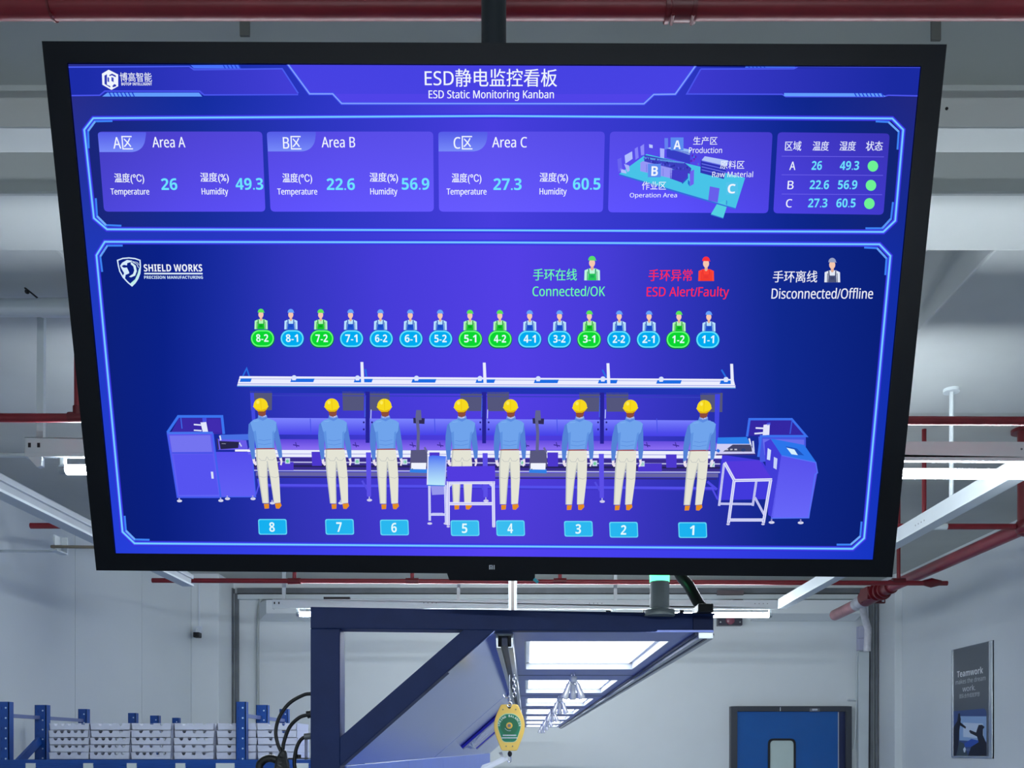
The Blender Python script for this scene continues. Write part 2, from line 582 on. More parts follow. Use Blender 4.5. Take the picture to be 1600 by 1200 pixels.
# header banner
HL, HR = SC(1), SC(1)
HL.fill([(107, 104), (441, 107.5), (466, 147), (112, 150)], lambda x, y_: mix((28, 44, 168), (66, 62, 214), (x - 130) / 320))
HR.fill([(1095, 107.5), (1440, 105), (1436, 150), (1073, 147)], lambda x, y_: mix((62, 58, 208), (26, 42, 160), (x - 1080) / 320))
HL.up().stroke([(107, 105), (296, 104), (303, 109), (441, 107.5), (466, 146)], 2.2, (74, 92, 240))
HL.stroke([(112, 149.5), (156, 149), (164, 142.5), (312, 142.5), (319, 148.5), (466, 148)], 2.2, (72, 84, 236)).up()
HR.up().stroke([(1095, 108), (1240, 107.5), (1247, 104), (1440, 105)], 2.2, (74, 88, 240))
HR.stroke([(1095, 108), (1073, 147), (1222, 147.5), (1228, 151), (1380, 151), (1388, 149), (1436, 150)], 2.2, (74, 84, 236)).up()
barcol = lambda x, y_: mix((70, 110, 250), (100, 160, 255), (y_ - 100) / 50)
for s, pts in ((HL, [(298, 102), (374, 101.5), (375, 107), (303, 107)]), (HL, [(160, 151), (168, 145), (311, 145), (316, 151)]),
               (HR, [(1164, 106), (1166, 101.5), (1246, 101.5), (1241, 106)]), (HR, [(1225, 145.5), (1376, 146), (1384, 151), (1225, 150.5)])):
    s.poly(pts, barcol)
HL.up(); HR.up()
for (s, xa, xb, ya, yb) in ((HL, 348, 374, 101.5, 107), (HL, 170, 210, 145, 151), (HR, 1167, 1196, 101.5, 106), (HR, 1334, 1378, 145.5, 151)):
    x = xa
    while x < xb:
        s.poly([(x, ya), (x + 2, ya), (x + 5, yb), (x + 3, yb)], (36, 66, 210)); x += 6
HL.put('header_band'); HR.put('header_band')
s = SC(4)
ban = [(448, 98), (484, 147), (520, 147), (534, 162), (1006, 162.5), (1021.5, 148), (1055, 147.5), (1090, 98.5)]
s.poly([(448, 98), (484, 147), (1055, 147.5), (1090, 98.5)], lambda x, y_: mix((70, 66, 226), (86, 72, 236), 1 - abs(x - 770) / 320))
s.poly([(484, 147), (520, 147), (534, 162), (1006, 162.5), (1021.5, 148), (1055, 147.5)], (80, 68, 232))
s.up().stroke(ban, 4.5, (66, 84, 240)).up().stroke(ban, 2, (130, 160, 255))
s.up().text('ESD静电监控看板', 664, 108, 870, 136, W_, .018)
s.text('ESD Static Monitoring Kanban', 670, 141, 865, 158, W_, .012)
s.put('title_banner', 'purple banner with the white dashboard title')
# maker's emblem at top left
s = SC(4)
zl = lambda x, y_: (100 + x / 4.571, 90 + y_ / 4.571)
s.tf = zl
hexo = [(272, 116), (320, 88), (388, 122), (388, 206), (340, 232), (275, 195)]
s.poly(hexo, W_)
s.up()
s.poly([(290, 130), (308, 120), (308, 195), (332, 205), (332, 216), (291, 190)], (44, 54, 176))
s.poly([(372, 130), (345, 116), (325, 126), (325, 134), (344, 128), (372, 142)], (44, 54, 176))
s.poly([(340, 140), (356, 146), (356, 178), (340, 168)], (60, 70, 190))
s.poly([(312, 140), (324, 146), (324, 178), (312, 172)], (60, 70, 190))
s.poly([(360, 190), (374, 196), (374, 206), (352, 214), (346, 206)], (44, 54, 176))
s.text('博高智能', 404, 108, 630, 175, W_, .02)
s.text('BOTOP INTELLIGENT', 412, 180, 630, 200, W_, .02)
s.put('hexagon_emblem', 'white hexagon emblem and lettering at top left')


def framing(s, oct_, accents):
    s.stroke(oct_, 8, (56, 48, 216), True)
    s.up().stroke(oct_, 5, (70, 96, 248), True)
    s.up().stroke(oct_, 2.4, (120, 206, 255), True)
    s.up()
    for a in accents:
        s.stroke(a, 3.0, (60, 130, 246)); s.stroke(a[1:3] if len(a) > 3 else a, 3.2, (120, 180, 255))


fr1 = [(146, 185), (770, 181.5), (1394, 185.5), (1411, 203), (1398.5, 345), (1380, 362.5), (770, 360), (167.5, 358.5), (147, 341), (132, 203)]
s = SC(2); s.fill(fr1, bg_bar, 28); s.up()
framing(s, fr1, [[(139, 232), (138, 205), (149, 190), (176, 189.5)], [(150, 310), (152, 338), (166, 352), (190, 353)],
                 [(1368, 190), (1388, 191), (1404, 206), (1402, 234)], [(1395, 316), (1392, 342), (1378, 357), (1352, 357)]])
s.put('upper_frame', 'glowing outline of the upper dashboard panel')
fr2 = [(164, 378), (770, 379), (1374, 382), (1391, 400), (1350, 841), (1332, 857.5), (770, 853.5), (210.5, 849), (191.7, 831), (151, 399)]
s = SC(2); s.fill(fr2, bg_in, 36); s.up()
framing(s, fr2, [[(160, 425), (157, 401), (168, 384), (192, 384)], [(195, 806), (197, 829), (211, 843), (234, 843.5)],
                 [(1350, 387), (1370, 388), (1385, 404), (1383, 430)], [(1346, 815), (1344, 838), (1329, 851), (1307, 851)]])
s.put('lower_frame', 'glowing outline of the lower dashboard panel')


def card_col(x, y_):
    c = ramp([(150, (72, 66, 204)), (300, (84, 72, 226)), (550, (94, 82, 246)), (770, (98, 86, 250)), (1050, (86, 76, 240)), (1300, (66, 58, 204)), (1400, (60, 54, 190))], x)
    return mix(tuple(v * .94 for v in c), tuple(min(255, v * 1.06) for v in c), (y_ - 206) / 128)


CYN = (110, 226, 255)
for (nm, c, tab, tx, nx, tC, tT, v1, hC, hT, v2, t1, t2) in (
    ('A', [(153, 206), (410, 206), (415, 331), (163, 331)], [(153, 207), (229, 207), (226, 228), (214, 238), (156, 238)], (178, 208), (239, 290), (180, 226), (174, 234), (253, 278), (314, 358), (316, 357), (369, 412), '26', '49.3'),
    ('B', [(417, 206), (677, 206), (678, 331), (423, 331)], [(417, 206.5), (494, 206.5), (492, 226), (480, 237), (419, 237)], (443, 471), (503, 555), (442, 488), (434, 496), (511, 555), (578, 622), (579, 621), (628, 671), '22.6', '56.9'),
    ('C', [(685, 206), (945, 206), (942, 332), (686, 331)], [(685, 206.5), (762, 206.5), (760, 226), (748, 237), (685.5, 237)], (709, 738), (769, 823), (706, 752), (698, 760), (771, 815), (843, 887), (843, 885), (895, 938), '27.3', '60.5')):
    s = SC(7)
    s.fill(rnd(c, 7), card_col, 20)
    s.up().fill(rnd(tab, [5, 2, 10, 10, 0]), lambda x, y_: mix((84, 92, 232), (120, 140, 250), (y_ - 206) / 32), 14)
    s.up().text(nm + '区', tx[0], 213, tx[1], 234, W_, .015)
    s.text('Area ' + nm, nx[0], 214.5, nx[1], 231, W_, .004)
    s.text('温度(℃)', tC[0], 271, tC[1], 288, W_, .012)
    s.text('Temperature', tT[0], 295, tT[1], 307.5, W_)
    s.text(t1, v1[0], 279, v1[1], 297.5, CYN, .03)
    s.text('湿度(%)', hC[0], 270, hC[1], 287, W_, .012)
    s.text('Humidity', hT[0], 294, hT[1], 307.5, W_)
    s.text(t2, v2[0], 278.5, v2[1], 297, CYN, .03)
    s.put('area_card', 'purple card with the readings of area ' + nm)

# floor plan card
s = SC(7)
s.fill(rnd([(953, 206), (1207, 207), (1200, 333.5), (950, 332)], 7), card_col, 20); s.up()
s.tf = lambda x, y_: (940 + x / 5.714, 190 + y_ / 5.714)
s.fill([(155, 470), (400, 292), (860, 400), (1280, 505), (1195, 775), (700, 630)], lambda x, y_: (72, 196, 232), 14)
s.poly([(1030, 735), (1110, 700), (1120, 750), (1085, 862), (975, 828)], (84, 208, 226))
s.up()
s.poly([(155, 470), (700, 632), (1195, 776), (1193, 786), (700, 646), (153, 482)], (52, 110, 220))
s.poly([(975, 828), (1085, 862), (1084, 870), (973, 836)], (52, 120, 210))
for q, c in (([(140, 340), (175, 325), (185, 430), (150, 455)], (104, 100, 240)), ([(205, 305), (272, 268), (276, 335), (212, 378)], (176, 190, 255)),
             ([(295, 245), (322, 228), (330, 325), (302, 345)], (130, 130, 250)), ([(345, 225), (378, 203), (380, 300), (352, 305)], (140, 140, 250)),
             ([(422, 205), (455, 212), (455, 240), (425, 236)], (186, 200, 255)), ([(520, 240), (560, 246), (558, 330), (522, 322)], (170, 180, 255)),
             ([(560, 150), (592, 150), (592, 250), (562, 250)], (100, 130, 240)),
             ([(580, 245), (790, 275), (790, 380), (580, 320)], (54, 62, 196)), ([(580, 240), (640, 225), (800, 255), (785, 300)], (150, 190, 245)),
             ([(380, 300), (740, 370), (800, 420), (790, 470), (380, 360)], (60, 64, 190)),
             ([(380, 318), (740, 366), (735, 380), (385, 335)], (100, 170, 240)),
             ([(345, 370), (370, 355), (630, 420), (625, 510), (345, 445)], (150, 152, 248)),
             ([(610, 430), (770, 440), (770, 490), (715, 548), (610, 510)], (66, 60, 200)),
             ([(715, 548), (770, 490), (772, 508), (720, 560)], (40, 90, 200)),
             ([(785, 450), (825, 430), (822, 560), (788, 580)], (110, 100, 240)), ([(770, 520), (786, 540), (786, 582), (768, 556)], (40, 110, 210)),
             ([(890, 350), (920, 312), (1130, 350), (1120, 400)], (176, 196, 250)), ([(885, 345), (1120, 400), (1090, 515), (880, 460)], (46, 52, 180)),
             ([(965, 580), (1052, 598), (1035, 725), (950, 705)], (104, 96, 236)), ([(165, 420), (215, 440), (222, 466), (175, 458)], (180, 190, 255)),
             ([(200, 380), (245, 395), (250, 440), (230, 455)], (170, 180, 250)), ([(1110, 700), (1122, 715), (1118, 750), (1108, 740)], (60, 150, 220))):
    s.poly(q, c)
s.up()
for k in range(4):
    s.stroke([(892, 352 + k * 27), (1108, 402 + k * 27)], 7, (110, 120, 240))
random.seed(3)
for k in range(26):
    t = k / 25; x = 385 + 370 * t + random.uniform(-8, 8); y_ = 325 + 95 * t + random.uniform(-10, 25)
    s.poly(ell(x, y_, 7, 10, 8), random.choice([(40, 44, 160), (80, 84, 220), (46, 52, 170)]))
for k in range(3):
    s.stroke([(400 + k * 74, 384 + k * 18), (400 + k * 74, 455 + k * 18)], 4, (100, 100, 220))
for k in range(9):
    s.poly(ell(830 + random.uniform(-35, 35), 335 + random.uniform(-30, 50), 9, 12, 8), random.choice([(90, 40, 190), (60, 120, 230), (110, 60, 210)]))
s.up()
for (a, b, c, d) in ((615, 145, 730, 260), (412, 380, 528, 500), (1110, 545, 1215, 655)):
    s.rect(a, b, c, d, (92, 140, 240) if a != 1110 else (84, 196, 236))
s.up()
for tx, a, b, c, d, bo in (('A', 640, 172, 705, 250, .03), ('B', 442, 402, 500, 488, .03), ('C', 1122, 560, 1190, 645, .03), ('生产区', 815, 138, 1030, 212, .02), ('Production', 778, 232, 1072, 285, .005),
                           ('作业区', 358, 538, 572, 612, .02), ('Operation Area', 250, 640, 670, 692, .005), ('原料区', 1055, 352, 1270, 426, .02), ('Raw Material', 985, 448, 1348, 500, .005)):
    s.text(tx, a, b, c, d, W_, bo)
s.put('floor_plan_card', 'purple card with a turquoise floor plan of the three areas')

# status table card
s = SC(7)
s.fill(rnd([(1215, 207), (1390, 209), (1380, 336), (1208, 333.5)], 7), card_col, 16)
s.up()
for y_ in (244.5, 273.5, 303.5):
    s.stroke([(1221, y_), (1381 - (y_ - 240) * .05, y_ + 1)], .9, (110, 100, 236))
for t, a, b in (('区域', 1226, 1251), ('温度', 1269, 1294), ('湿度', 1311, 1336), ('状态', 1352, 1378)):
    s.text(t, a, 221, b, 236, (226, 232, 255), .012)
for t, v1, v2, y0, dx in (('A', '26', '49.3', 252, 4), ('B', '22.6', '56.9', 282, 1), ('C', '27.3', '60.5', 310.5, -1.5)):
    s.text(t, 1229 + dx, y0 + 1, 1238 + dx, y0 + 14, W_)
    wv = 16 if v1 == '26' else 30
    s.text(v1, 1263.5 + dx, y0, 1263.5 + dx + wv, y0 + 14, CYN, .03)
    s.text(v2, 1307.5 + dx, y0, 1337.5 + dx, y0 + 14, CYN, .03)
    s.poly(ell(1359.5 + dx, y0 + 8, 8.2, 8.6), (110, 242, 150))
s.put('status_card', 'purple table card with three green status dots')

# shield emblem of the works
s = SC(7); s.tf = lambda x, y_: (170 + x / 9.41, 390 + y_ / 9.41)
out = [(132, 160), (210, 132), (300, 125), (390, 135), (462, 160), (468, 250), (460, 350), (430, 430), (390, 490), (345, 536), (280, 480), (215, 410), (165, 320), (145, 240)]
s.stroke(out, 18, (214, 236, 255), True)
s.poly([(345, 530), (320, 500), (390, 440), (430, 350), (445, 290), (462, 250), (460, 350), (430, 430), (390, 490)], (190, 240, 232))
s.poly([(170, 240), (200, 195), (270, 155), (350, 165), (330, 185), (275, 200), (270, 235), (225, 225), (190, 245), (225, 270), (270, 265), (300, 330), (305, 350), (250, 375), (240, 440), (205, 400), (230, 350), (195, 290)], (214, 236, 255))
s.poly([(330, 180), (400, 240), (415, 320), (390, 385), (330, 410), (300, 400), (360, 360), (378, 310), (365, 250), (325, 215)], (214, 240, 250))
s.stroke([(355, 185), (415, 215), (440, 270)], 9, (214, 236, 255))
s.stroke([(345, 175), (420, 190), (450, 230)], 7, (214, 236, 255))
s.text('SHIELD WORKS', 522, 218, 1380, 325, W_, .02)
s.rect(525, 345, 1382, 366, (226, 244, 255))
s.text('PRECISION MANUFACTURING', 525, 388, 1388, 432, (214, 236, 255), .02)
s.put('shield_emblem', 'white shield emblem with the works name')


def icon(s, x, y_, sc, hat, shirt, apron, dark, skin=(246, 200, 176), full=False):
    """small worker pictogram; x is its middle, y the top of the cap"""
    Q = lambda a, b: (x + a * sc, y_ + b * sc)
    s.poly([Q(*p) for p in ((-10, 19.5), (-4, 17), (5, 17), (10.5, 19.5), (10.8, 33), (-10.5, 33))], shirt)
    s.up().poly([Q(*p) for p in ((-5.5, 17.5), (-4, 17.3), (-3.4, 25), (3.6, 25), (4, 17.3), (5.5, 17.5), (6, 33), (-6, 33))], apron if full else mix(shirt, apron, .45))
    s.poly([Q(*p) for p in ((-1.8, 13), (2.2, 13), (2, 18.5), (0, 20), (-1.8, 18.5))], mix(skin, (190, 130, 110), .3))
    s.up().poly([Q(*p) for p in ((-4.6, 25), (-3.5, 24), (4, 24), (5.2, 25), (6, 33), (-5.6, 33))], apron)
    s.poly([Q(*p) for p in ell(0, 9.6, 4.1, 5.4)], skin)
    s.stroke([Q(-4.5, 17.4), Q(-3.9, 25)], 1.2 * sc, dark); s.stroke([Q(4.8, 17.4), Q(4.4, 25)], 1.2 * sc, dark)
    s.stroke([Q(-6.2, 21), Q(-6.6, 33)], .9 * sc, dark); s.stroke([Q(6.6, 21), Q(7, 33)], .9 * sc, dark)
    s.up().poly([Q(*p) for p in [(-5.2, 6.2)] + ell(.0, 5.4, 5, 5.2, 12, PI, 2 * PI) + [(6.2, 6.6), (4, 6.4)]], hat)
    s.up().poly([Q(*p) for p in ((-2.4, 26), (2.6, 26), (3, 29.5), (-2.6, 29.5))], mix(apron, dark, .5))
    s.z -= 4


ids = ['8-2', '8-1', '7-2', '7-1', '6-2', '6-1', '5-2', '5-1', '4-2', '4-1', '3-2', '3-1', '2-2', '2-1', '1-2', '1-1']
green = {'8-2', '7-2', '5-1', '4-2', '3-1', '1-2'}
GRN = ((90, 226, 90), (176, 246, 180), (20, 196, 40), (0, 120, 40)); BLU = ((100, 160, 252), (184, 226, 255), (30, 84, 208), (20, 60, 170))
for k, t in enumerate(ids):
    x = 408 + 46.62 * k; yt = 482.5 + k * .24
    s = SC(6); c = GRN if t in green else BLU
    icon(s, x, yt, .97, *c)
    xo = 410.5 + 46.35 * k; yo = 529 + .13 * k
    s.up(3)
    o_ = [(xo - 7, yo - 13)] + ell(xo + 5.5, yo, 12.5, 13, 12, -PI / 2, PI / 2) + ell(xo - 5.5, yo, 12.5, 13, 12, PI / 2, 3 * PI / 2)
    dk, lt, md = ((0, 110, 60), (100, 255, 120), (10, 214, 50)) if t in green else ((10, 80, 170), (100, 226, 255), (0, 172, 240))
    s.poly([(xo + (a - xo) * 1.06, yo + .6 + (b - yo) * 1.09) for a, b in o_], dk)
    s.up().poly(o_, lt)
    s.up().poly([(xo + (a - xo) * .88, yo + (b - yo) * .84) for a, b in o_], md)
    s.up().text(t, xo - 9.5, yo - 6.5, xo + 9.5, yo + 5.5, (232, 250, 255), .04)
    s.put('worker_badge', ('green' if t in green else 'blue') + ' worker pictogram over the oval ' + t)
for (t1, a, b, t2, c, d, yy, xi, col, pal) in (('手环在线', 833, 901, 'Connected/OK', 832, 945, 420, 925, (110, 250, 170), ((90, 220, 110), (190, 246, 220), (40, 200, 90), (20, 140, 90))),
                                               ('手环异常', 1013, 1081, 'ESD Alert/Faulty', 1010, 1138, 421, 1103, (255, 40, 80), ((250, 50, 60), (252, 70, 56), (240, 60, 50), (230, 50, 50))),
                                               ('手环离线', 1207, 1276, 'Disconnected/Offline', 1205, 1363, 423, 1300, (236, 238, 250), ((150, 160, 196), (226, 232, 246), (74, 82, 120), (50, 56, 90)))):
    s = SC(6)
    icon(s, xi, yy - 20, 1.16, *pal)
    s.text(t1, a, yy, b, yy + 18.5, col, .014)
    s.text(t2, c, yy + 27, d, yy + (43 if 'OK' in t2 else 47 if 'F' in t2 and 'y' in t2 else 44), col, .004)
    s.put('legend_entry', 'legend entry with pictogram reading ' + t2)

# production line illustration
s = SC(6)
def z5(x, y_): return (240 + x / 4.139, 560 + y_ / 4.139)
def z6(x, y_): return (560 + x / 4.139, 560 + y_ / 4.139)
def z7(x, y_): return (860 + x / 3.636, 560 + y_ / 3.636)
s.poly([(389, 604), (1128, 608), (1124, 617), (392, 614)], (34, 52, 178))
for xa, xb in ((391, 425.5), (535, 569), (574, 609), (719, 753), (761, 795.5), (905, 940), (947, 982), (1094, 1129)):
    yo = (xa - 390) * .0042
    s.up(0).poly([(xa, 611 + yo), (xb, 611 + yo), (xb - .6, 641 + yo), (xa + 1, 641 + yo)], (84, 86, 124))
s.stroke([(425, 618), (1094, 621)], 1.6, (54, 64, 190))
s.fill([(418, 653), (1110, 657), (1113, 682), (416, 679)], lambda x, y_: mix((124, 132, 255), (70, 66, 232), (y_ - 655) / 25), 8)
s.fill([(395, 686), (1125, 690), (1130, 703), (388, 703)], lambda x, y_: mix((84, 62, 214), (140, 112, 244), (y_ - 684) / 18), 8)
s.up()
for x in (485, 679, 870, 1026):
    s.stroke([(x, 654), (x + 1, 678)], 1.2, (70, 80, 230))
for x in (574.5, 756.5, 940.5):
    yo = (x - 570) * .004
    s.poly([(x - 3.5, 612 + yo), (x + 3.5, 612 + yo), (x + 3, 692 + yo), (x - 3, 692 + yo)], (38, 36, 150))
    s.stroke([(x - 3, 618), (x - 4, 652)], 1.6, (70, 100, 236)); s.stroke([(x + 5.5, 640), (x + 5, 654)], 1.6, (176, 190, 250))
    for yy in (660, 671):
        s.poly(ell(x - 6, yy, 1.5, 1.7, 8), (36, 34, 130)); s.poly(ell(x + 7, yy, 1.5, 1.7, 8), (36, 34, 130))
s.poly([(1117, 616), (1125, 616), (1122, 692), (1116, 692)], (66, 70, 226))
s.poly([(391, 614), (397, 614), (402, 700), (397, 700)], (66, 74, 226))
for x in (463, 556, 645, 688, 822, 870, 1011, 1056):
    s.stroke([(x - 5, 695), (x + 5, 697)], 1.6, (60, 44, 150)); s.stroke([(x - 1, 691), (x + 1, 699)], 1.4, (66, 50, 160))
# rails under the worktop
s.fill([(386, 703), (1129, 705), (1128, 717), (390, 714)], lambda x, y_: (236, 240, 255), 4)
s.up()
s.stroke([(388, 709), (1128, 711)], 1.1, (160, 160, 226)); s.stroke([(390, 714.5), (1128, 717)], 1.2, (90, 70, 190))
s.poly([(396, 715), (1125, 718), (1124, 737), (398, 734)], (58, 46, 140))
s.up().stroke([(396, 722), (1125, 725)], 1.8, (196, 196, 240)); s.stroke([(396, 728), (1125, 731)], 3.4, (40, 36, 92))
s.stroke([(396, 735), (1125, 738)], 2, (176, 180, 232)); s.stroke([(400, 740.5), (1122, 743)], 6, (104, 102, 164)); s.stroke([(400, 745.5), (1120, 748.5)], 2, (50, 44, 120))
s.stroke([(404, 758), (1118, 763)], 4, (84, 80, 236)); s.stroke([(404, 761), (1118, 766)], 1.6, (60, 54, 196))
s.up()
for x in (576, 758, 939.5):
    yo = (x - 576) * .006
    s.poly([(x - 4, 707 + yo), (x + 4, 707 + yo), (x + 4, 776 + yo), (x - 2.5, 776 + yo)], (92, 80, 232))
    s.stroke([(x + 1.2, 776 + yo), (x + 1.2, 780 + yo)], 1.6, (190, 190, 230)); s.poly(ell(x + 1.5, 781.5 + yo, 4.2, 2.2, 10), (206, 204, 236))
    s.stroke([(x - 10, 751 + yo), (x - 2, 765 + yo)], 3, (84, 78, 226))
for xa, xb, ya, yb in ((487, 503, 706, 728), (671, 687, 707, 724), (855, 872, 707, 729), (1040, 1057, 710, 731), (435, 459, 722, 735), (996, 1034, 724, 737)):
    s.poly([(xa, ya), (xb, ya), (xb, yb), (xa + 1, yb)], (76, 56, 206))
s.up()
for x in (449.5, 558, 632.5, 816.6, 929, 1003, 1112.5):
    yy = 720.5 + (x - 449) * .008
    s.rect(x - 3.5, yy - 4.5, x + 4, yy + 4, (200, 214, 240)); s.poly(ell(x + .3, yy, 2.6, 2.6, 10), (60, 206, 110))
# upper rail
s.up()
s.poly([(375, 588), (1146, 592.5), (1149, 606), (371, 603)], (236, 238, 255))
s.up().stroke([(374, 592), (1147, 596)], 1.1, (170, 176, 232)); s.stroke([(372, 600), (1149, 603)], 1.4, (176, 180, 236)); s.stroke([(371, 603.5), (1149, 606.5)], 1.6, (90, 150, 220))
s.up()
for xa, xb in ((375, 394), (454, 492), (553, 583), (643, 682), (743, 774), (834, 873), (934, 965), (1025, 1065), (1124, 1147)):
    yo = 591.5 + (xa - 375) * .0043
    s.poly([(xa + 2, yo), (xb, yo), (xb - 2, yo + 5.5), (xa, yo + 5.5)], (30, 110, 228))
s.up()
for x in (460, 559, 651, 750, 841, 942, 1033, 1134):
    yo = 590.5 + (x - 460) * .004
    s.poly(ell(x, yo, 4, 4, 12), (214, 226, 255)); s.rect(x - 3, yo, x + 2.5, yo + 4, (226, 232, 255))
for x in (566.5, 757.5, 950.5, 1143.5):
    yo = (x - 566) * .005
    s.poly([(x - 3, 566 + yo), (x + 1.5, 566 + yo), (x + 3, 598 + yo), (x - 2, 598 + yo)], (232, 236, 255))
s.stroke([(380, 588), (386, 576), (390, 588)], 2.4, (40, 110, 226)); s.stroke([(571, 577), (573, 589)], 2.6, (40, 110, 226))
s.stroke([(941, 578), (947, 590)], 2.6, (40, 110, 226)); s.stroke([(1127, 578), (1134, 590)], 2.6, (40, 110, 226))
# left cabinets
s.tf = z5; s.z = 8
s.poly([(405, 605), (640, 605), (665, 895), (440, 895)], lambda x, y_: mix((84, 78, 236), (98, 96, 246), (y_ - 700) / 80))
s.poly([(430, 495), (612, 490), (625, 528), (440, 530)], (72, 112, 228))
s.poly([(410, 520), (600, 530), (612, 590), (420, 592)], (104, 92, 232)); s.up().poly([(425, 535), (555, 540), (548, 580), (435, 588)], (38, 38, 72))
s.stroke([(430, 500), (436, 530)], 9, (226, 232, 255)); s.stroke([(412, 520), (420, 590)], 9, (50, 48, 90)); s.stroke([(528, 596), (620, 596)], 13, (240, 242, 255)); s.stroke([(555, 545), (570, 570)], 8, (200, 210, 240))
s.stroke([(442, 552), (470, 552)], 4, (214, 220, 240))
s.poly([(165, 385), (440, 385), (452, 490), (110, 490)], (58, 42, 168))
s.up().poly([(355, 395), (430, 395), (440, 480), (360, 470)], (64, 44, 176)); s.poly([(305, 415), (342, 412), (354, 475), (320, 478)], (226, 232, 255))
s.stroke([(262, 428), (310, 432)], 9, (226, 232, 255)); s.stroke([(262, 465), (312, 468)], 8, (226, 232, 255))
s.stroke([(178, 385), (186, 455)], 6, (60, 110, 236)); s.stroke([(330, 385), (332, 412)], 26, (70, 80, 226))
s.poly([(88, 482), (385, 482), (440, 900), (155, 900)], lambda x, y_: mix((92, 86, 236), (96, 100, 248), (y_ - 680) / 100))
s.up().poly([(105, 500), (368, 498), (380, 604), (122, 606)], (116, 116, 240)); s.poly([(132, 622), (384, 620), (424, 882), (166, 884)], (86, 84, 240))
s.up().stroke([(92, 480), (162, 376), (444, 376), (456, 490)], 17, (58, 116, 240)); s.stroke([(88, 484), (385, 482)], 15, (70, 116, 240))
s.stroke([(92, 484), (157, 898), (438, 898)], 10, (70, 92, 240)); s.stroke([(384, 484), (436, 898)], 12, (66, 98, 240)); s.stroke([(122, 612), (386, 612)], 7, (66, 84, 230))
s.stroke([(442, 896), (662, 896), (640, 606)], 6, (70, 100, 240)); s.stroke([(664, 880), (682, 820), (676, 780)], 8, (84, 84, 236))
s.poly([(372, 733), (387, 733), (391, 778), (377, 778)], (216, 226, 250))
for x, yy in ((170, 922), (437, 920), (480, 908), (645, 908), (770, 936), (1212, 936)):
    s.poly(ell(x, yy, 17, 9, 10), (214, 216, 240)); s.stroke([(x - 2, yy - 20), (x - 2, yy)], 8, (170, 170, 216))
# scanners on arms
s.tf = z6; s.z = 13
for dx, dy in ((0, 0), (771, 2)):
    s.poly([(355 + dx, 385 + dy), (430 + dx, 388 + dy), (428 + dx, 425 + dy), (357 + dx, 420 + dy)], (48, 44, 84))
    s.up().stroke([(385 + dx, 600 + dy), (389 + dx, 480 + dy), (380 + dx, 380 + dy), (384 + dx, 345 + dy), (396 + dx, 345 + dy), (400 + dx, 400 + dy)], 20, (98, 100, 146))
    s.poly([(340 + dx, 595 + dy), (445 + dx, 590 + dy), (450 + dx, 700 + dy), (333 + dx, 720 + dy)], (88, 88, 126))
    s.poly([(336 + dx, 712 + dy), (446 + dx, 716 + dy), (446 + dx, 742 + dy), (332 + dx, 738 + dy)], (50, 128, 230))
    s.up().poly([(343 + dx, 676 + dy), (440 + dx, 676 + dy), (438 + dx, 718 + dy), (342 + dx, 716 + dy)], (240, 244, 255)); s.stroke([(350 + dx, 712 + dy), (350 + dx, 718 + dy)], 8, (40, 40, 70))
    s.stroke([(428 + dx, 575 + dy), (445 + dx, 605 + dy)], 12, (104, 102, 150)); s.z -= 2
# right hand machines
s.tf = z7; s.z = 8
s.poly([(975, 548), (1200, 580), (1240, 640), (1240, 800), (945, 805)], (66, 58, 220))
s.poly([(950, 450), (1115, 447), (1132, 486), (945, 486)], (44, 128, 234)); s.poly([(945, 486), (1135, 486), (1165, 545), (940, 545)], (206, 206, 246))
s.up().poly([(1035, 490), (1140, 490), (1145, 530), (980, 530)], (66, 68, 104)); s.stroke([(940, 548), (1165, 545)], 8, (60, 50, 130)); s.stroke([(1150, 470), (1155, 530)], 9, (206, 214, 246)); s.stroke([(1128, 455), (1140, 500)], 9, (214, 222, 250))
for x in (995, 1020, 1045): s.stroke([(x, 518), (x + 14, 518)], 8, (226, 228, 244))
s.stroke([(945, 520), (960, 530)], 16, (40, 110, 226)); s.poly(ell(1095, 521, 14, 10, 10), (30, 60, 120))
s.poly([(1120, 350), (1370, 350), (1450, 445), (1200, 440), (1115, 440)], (52, 40, 164))
s.poly([(1180, 445), (1450, 445), (1450, 560), (1190, 590)], (70, 88, 226)); s.up().poly([(1205, 458), (1440, 462), (1440, 520), (1215, 550)], (104, 110, 238))
s.up().poly([(1210, 378), (1245, 374), (1242, 435), (1205, 438)], (226, 230, 252)); s.stroke([(1165, 396), (1212, 398)], 9, (226, 232, 255)); s.stroke([(1158, 428), (1208, 424)], 9, (226, 232, 255))
s.stroke([(1116, 445), (1130, 346), (1370, 346), (1452, 442), (1195, 442), (1180, 560)], 13, (60, 114, 240)); s.stroke([(1372, 350), (1360, 430)], 7, (58, 90, 220)); s.stroke([(1238, 366), (1240, 380)], 20, (70, 84, 226))
# console
s.up().poly([(1215, 478), (1250, 458), (1312, 550), (1262, 905), (1236, 890)], (66, 62, 216))
s.poly([(1310, 550), (1506, 592), (1516, 645), (1468, 905), (1252, 908)], lambda x, y_: mix((88, 82, 236), (104, 104, 250), (y_ - 720) / 90))
s.up().poly([(1250, 456), (1440, 492), (1508, 590), (1312, 552)], (44, 118, 236)); s.stroke([(1312, 552), (1506, 592), (1516, 650), (1502, 660), (1466, 906), (1252, 908)], 6, (86, 116, 250))
s.up().poly([(1335, 500), (1398, 512), (1440, 552), (1372, 545)], (30, 84, 190)); s.up().poly([(1340, 508), (1384, 518), (1404, 550), (1368, 545)], (214, 240, 255))
s.poly([(1233, 510), (1252, 522), (1246, 580), (1228, 574)], (206, 222, 255)); s.poly([(1268, 560), (1288, 570), (1283, 632), (1265, 622)], (196, 210, 250))
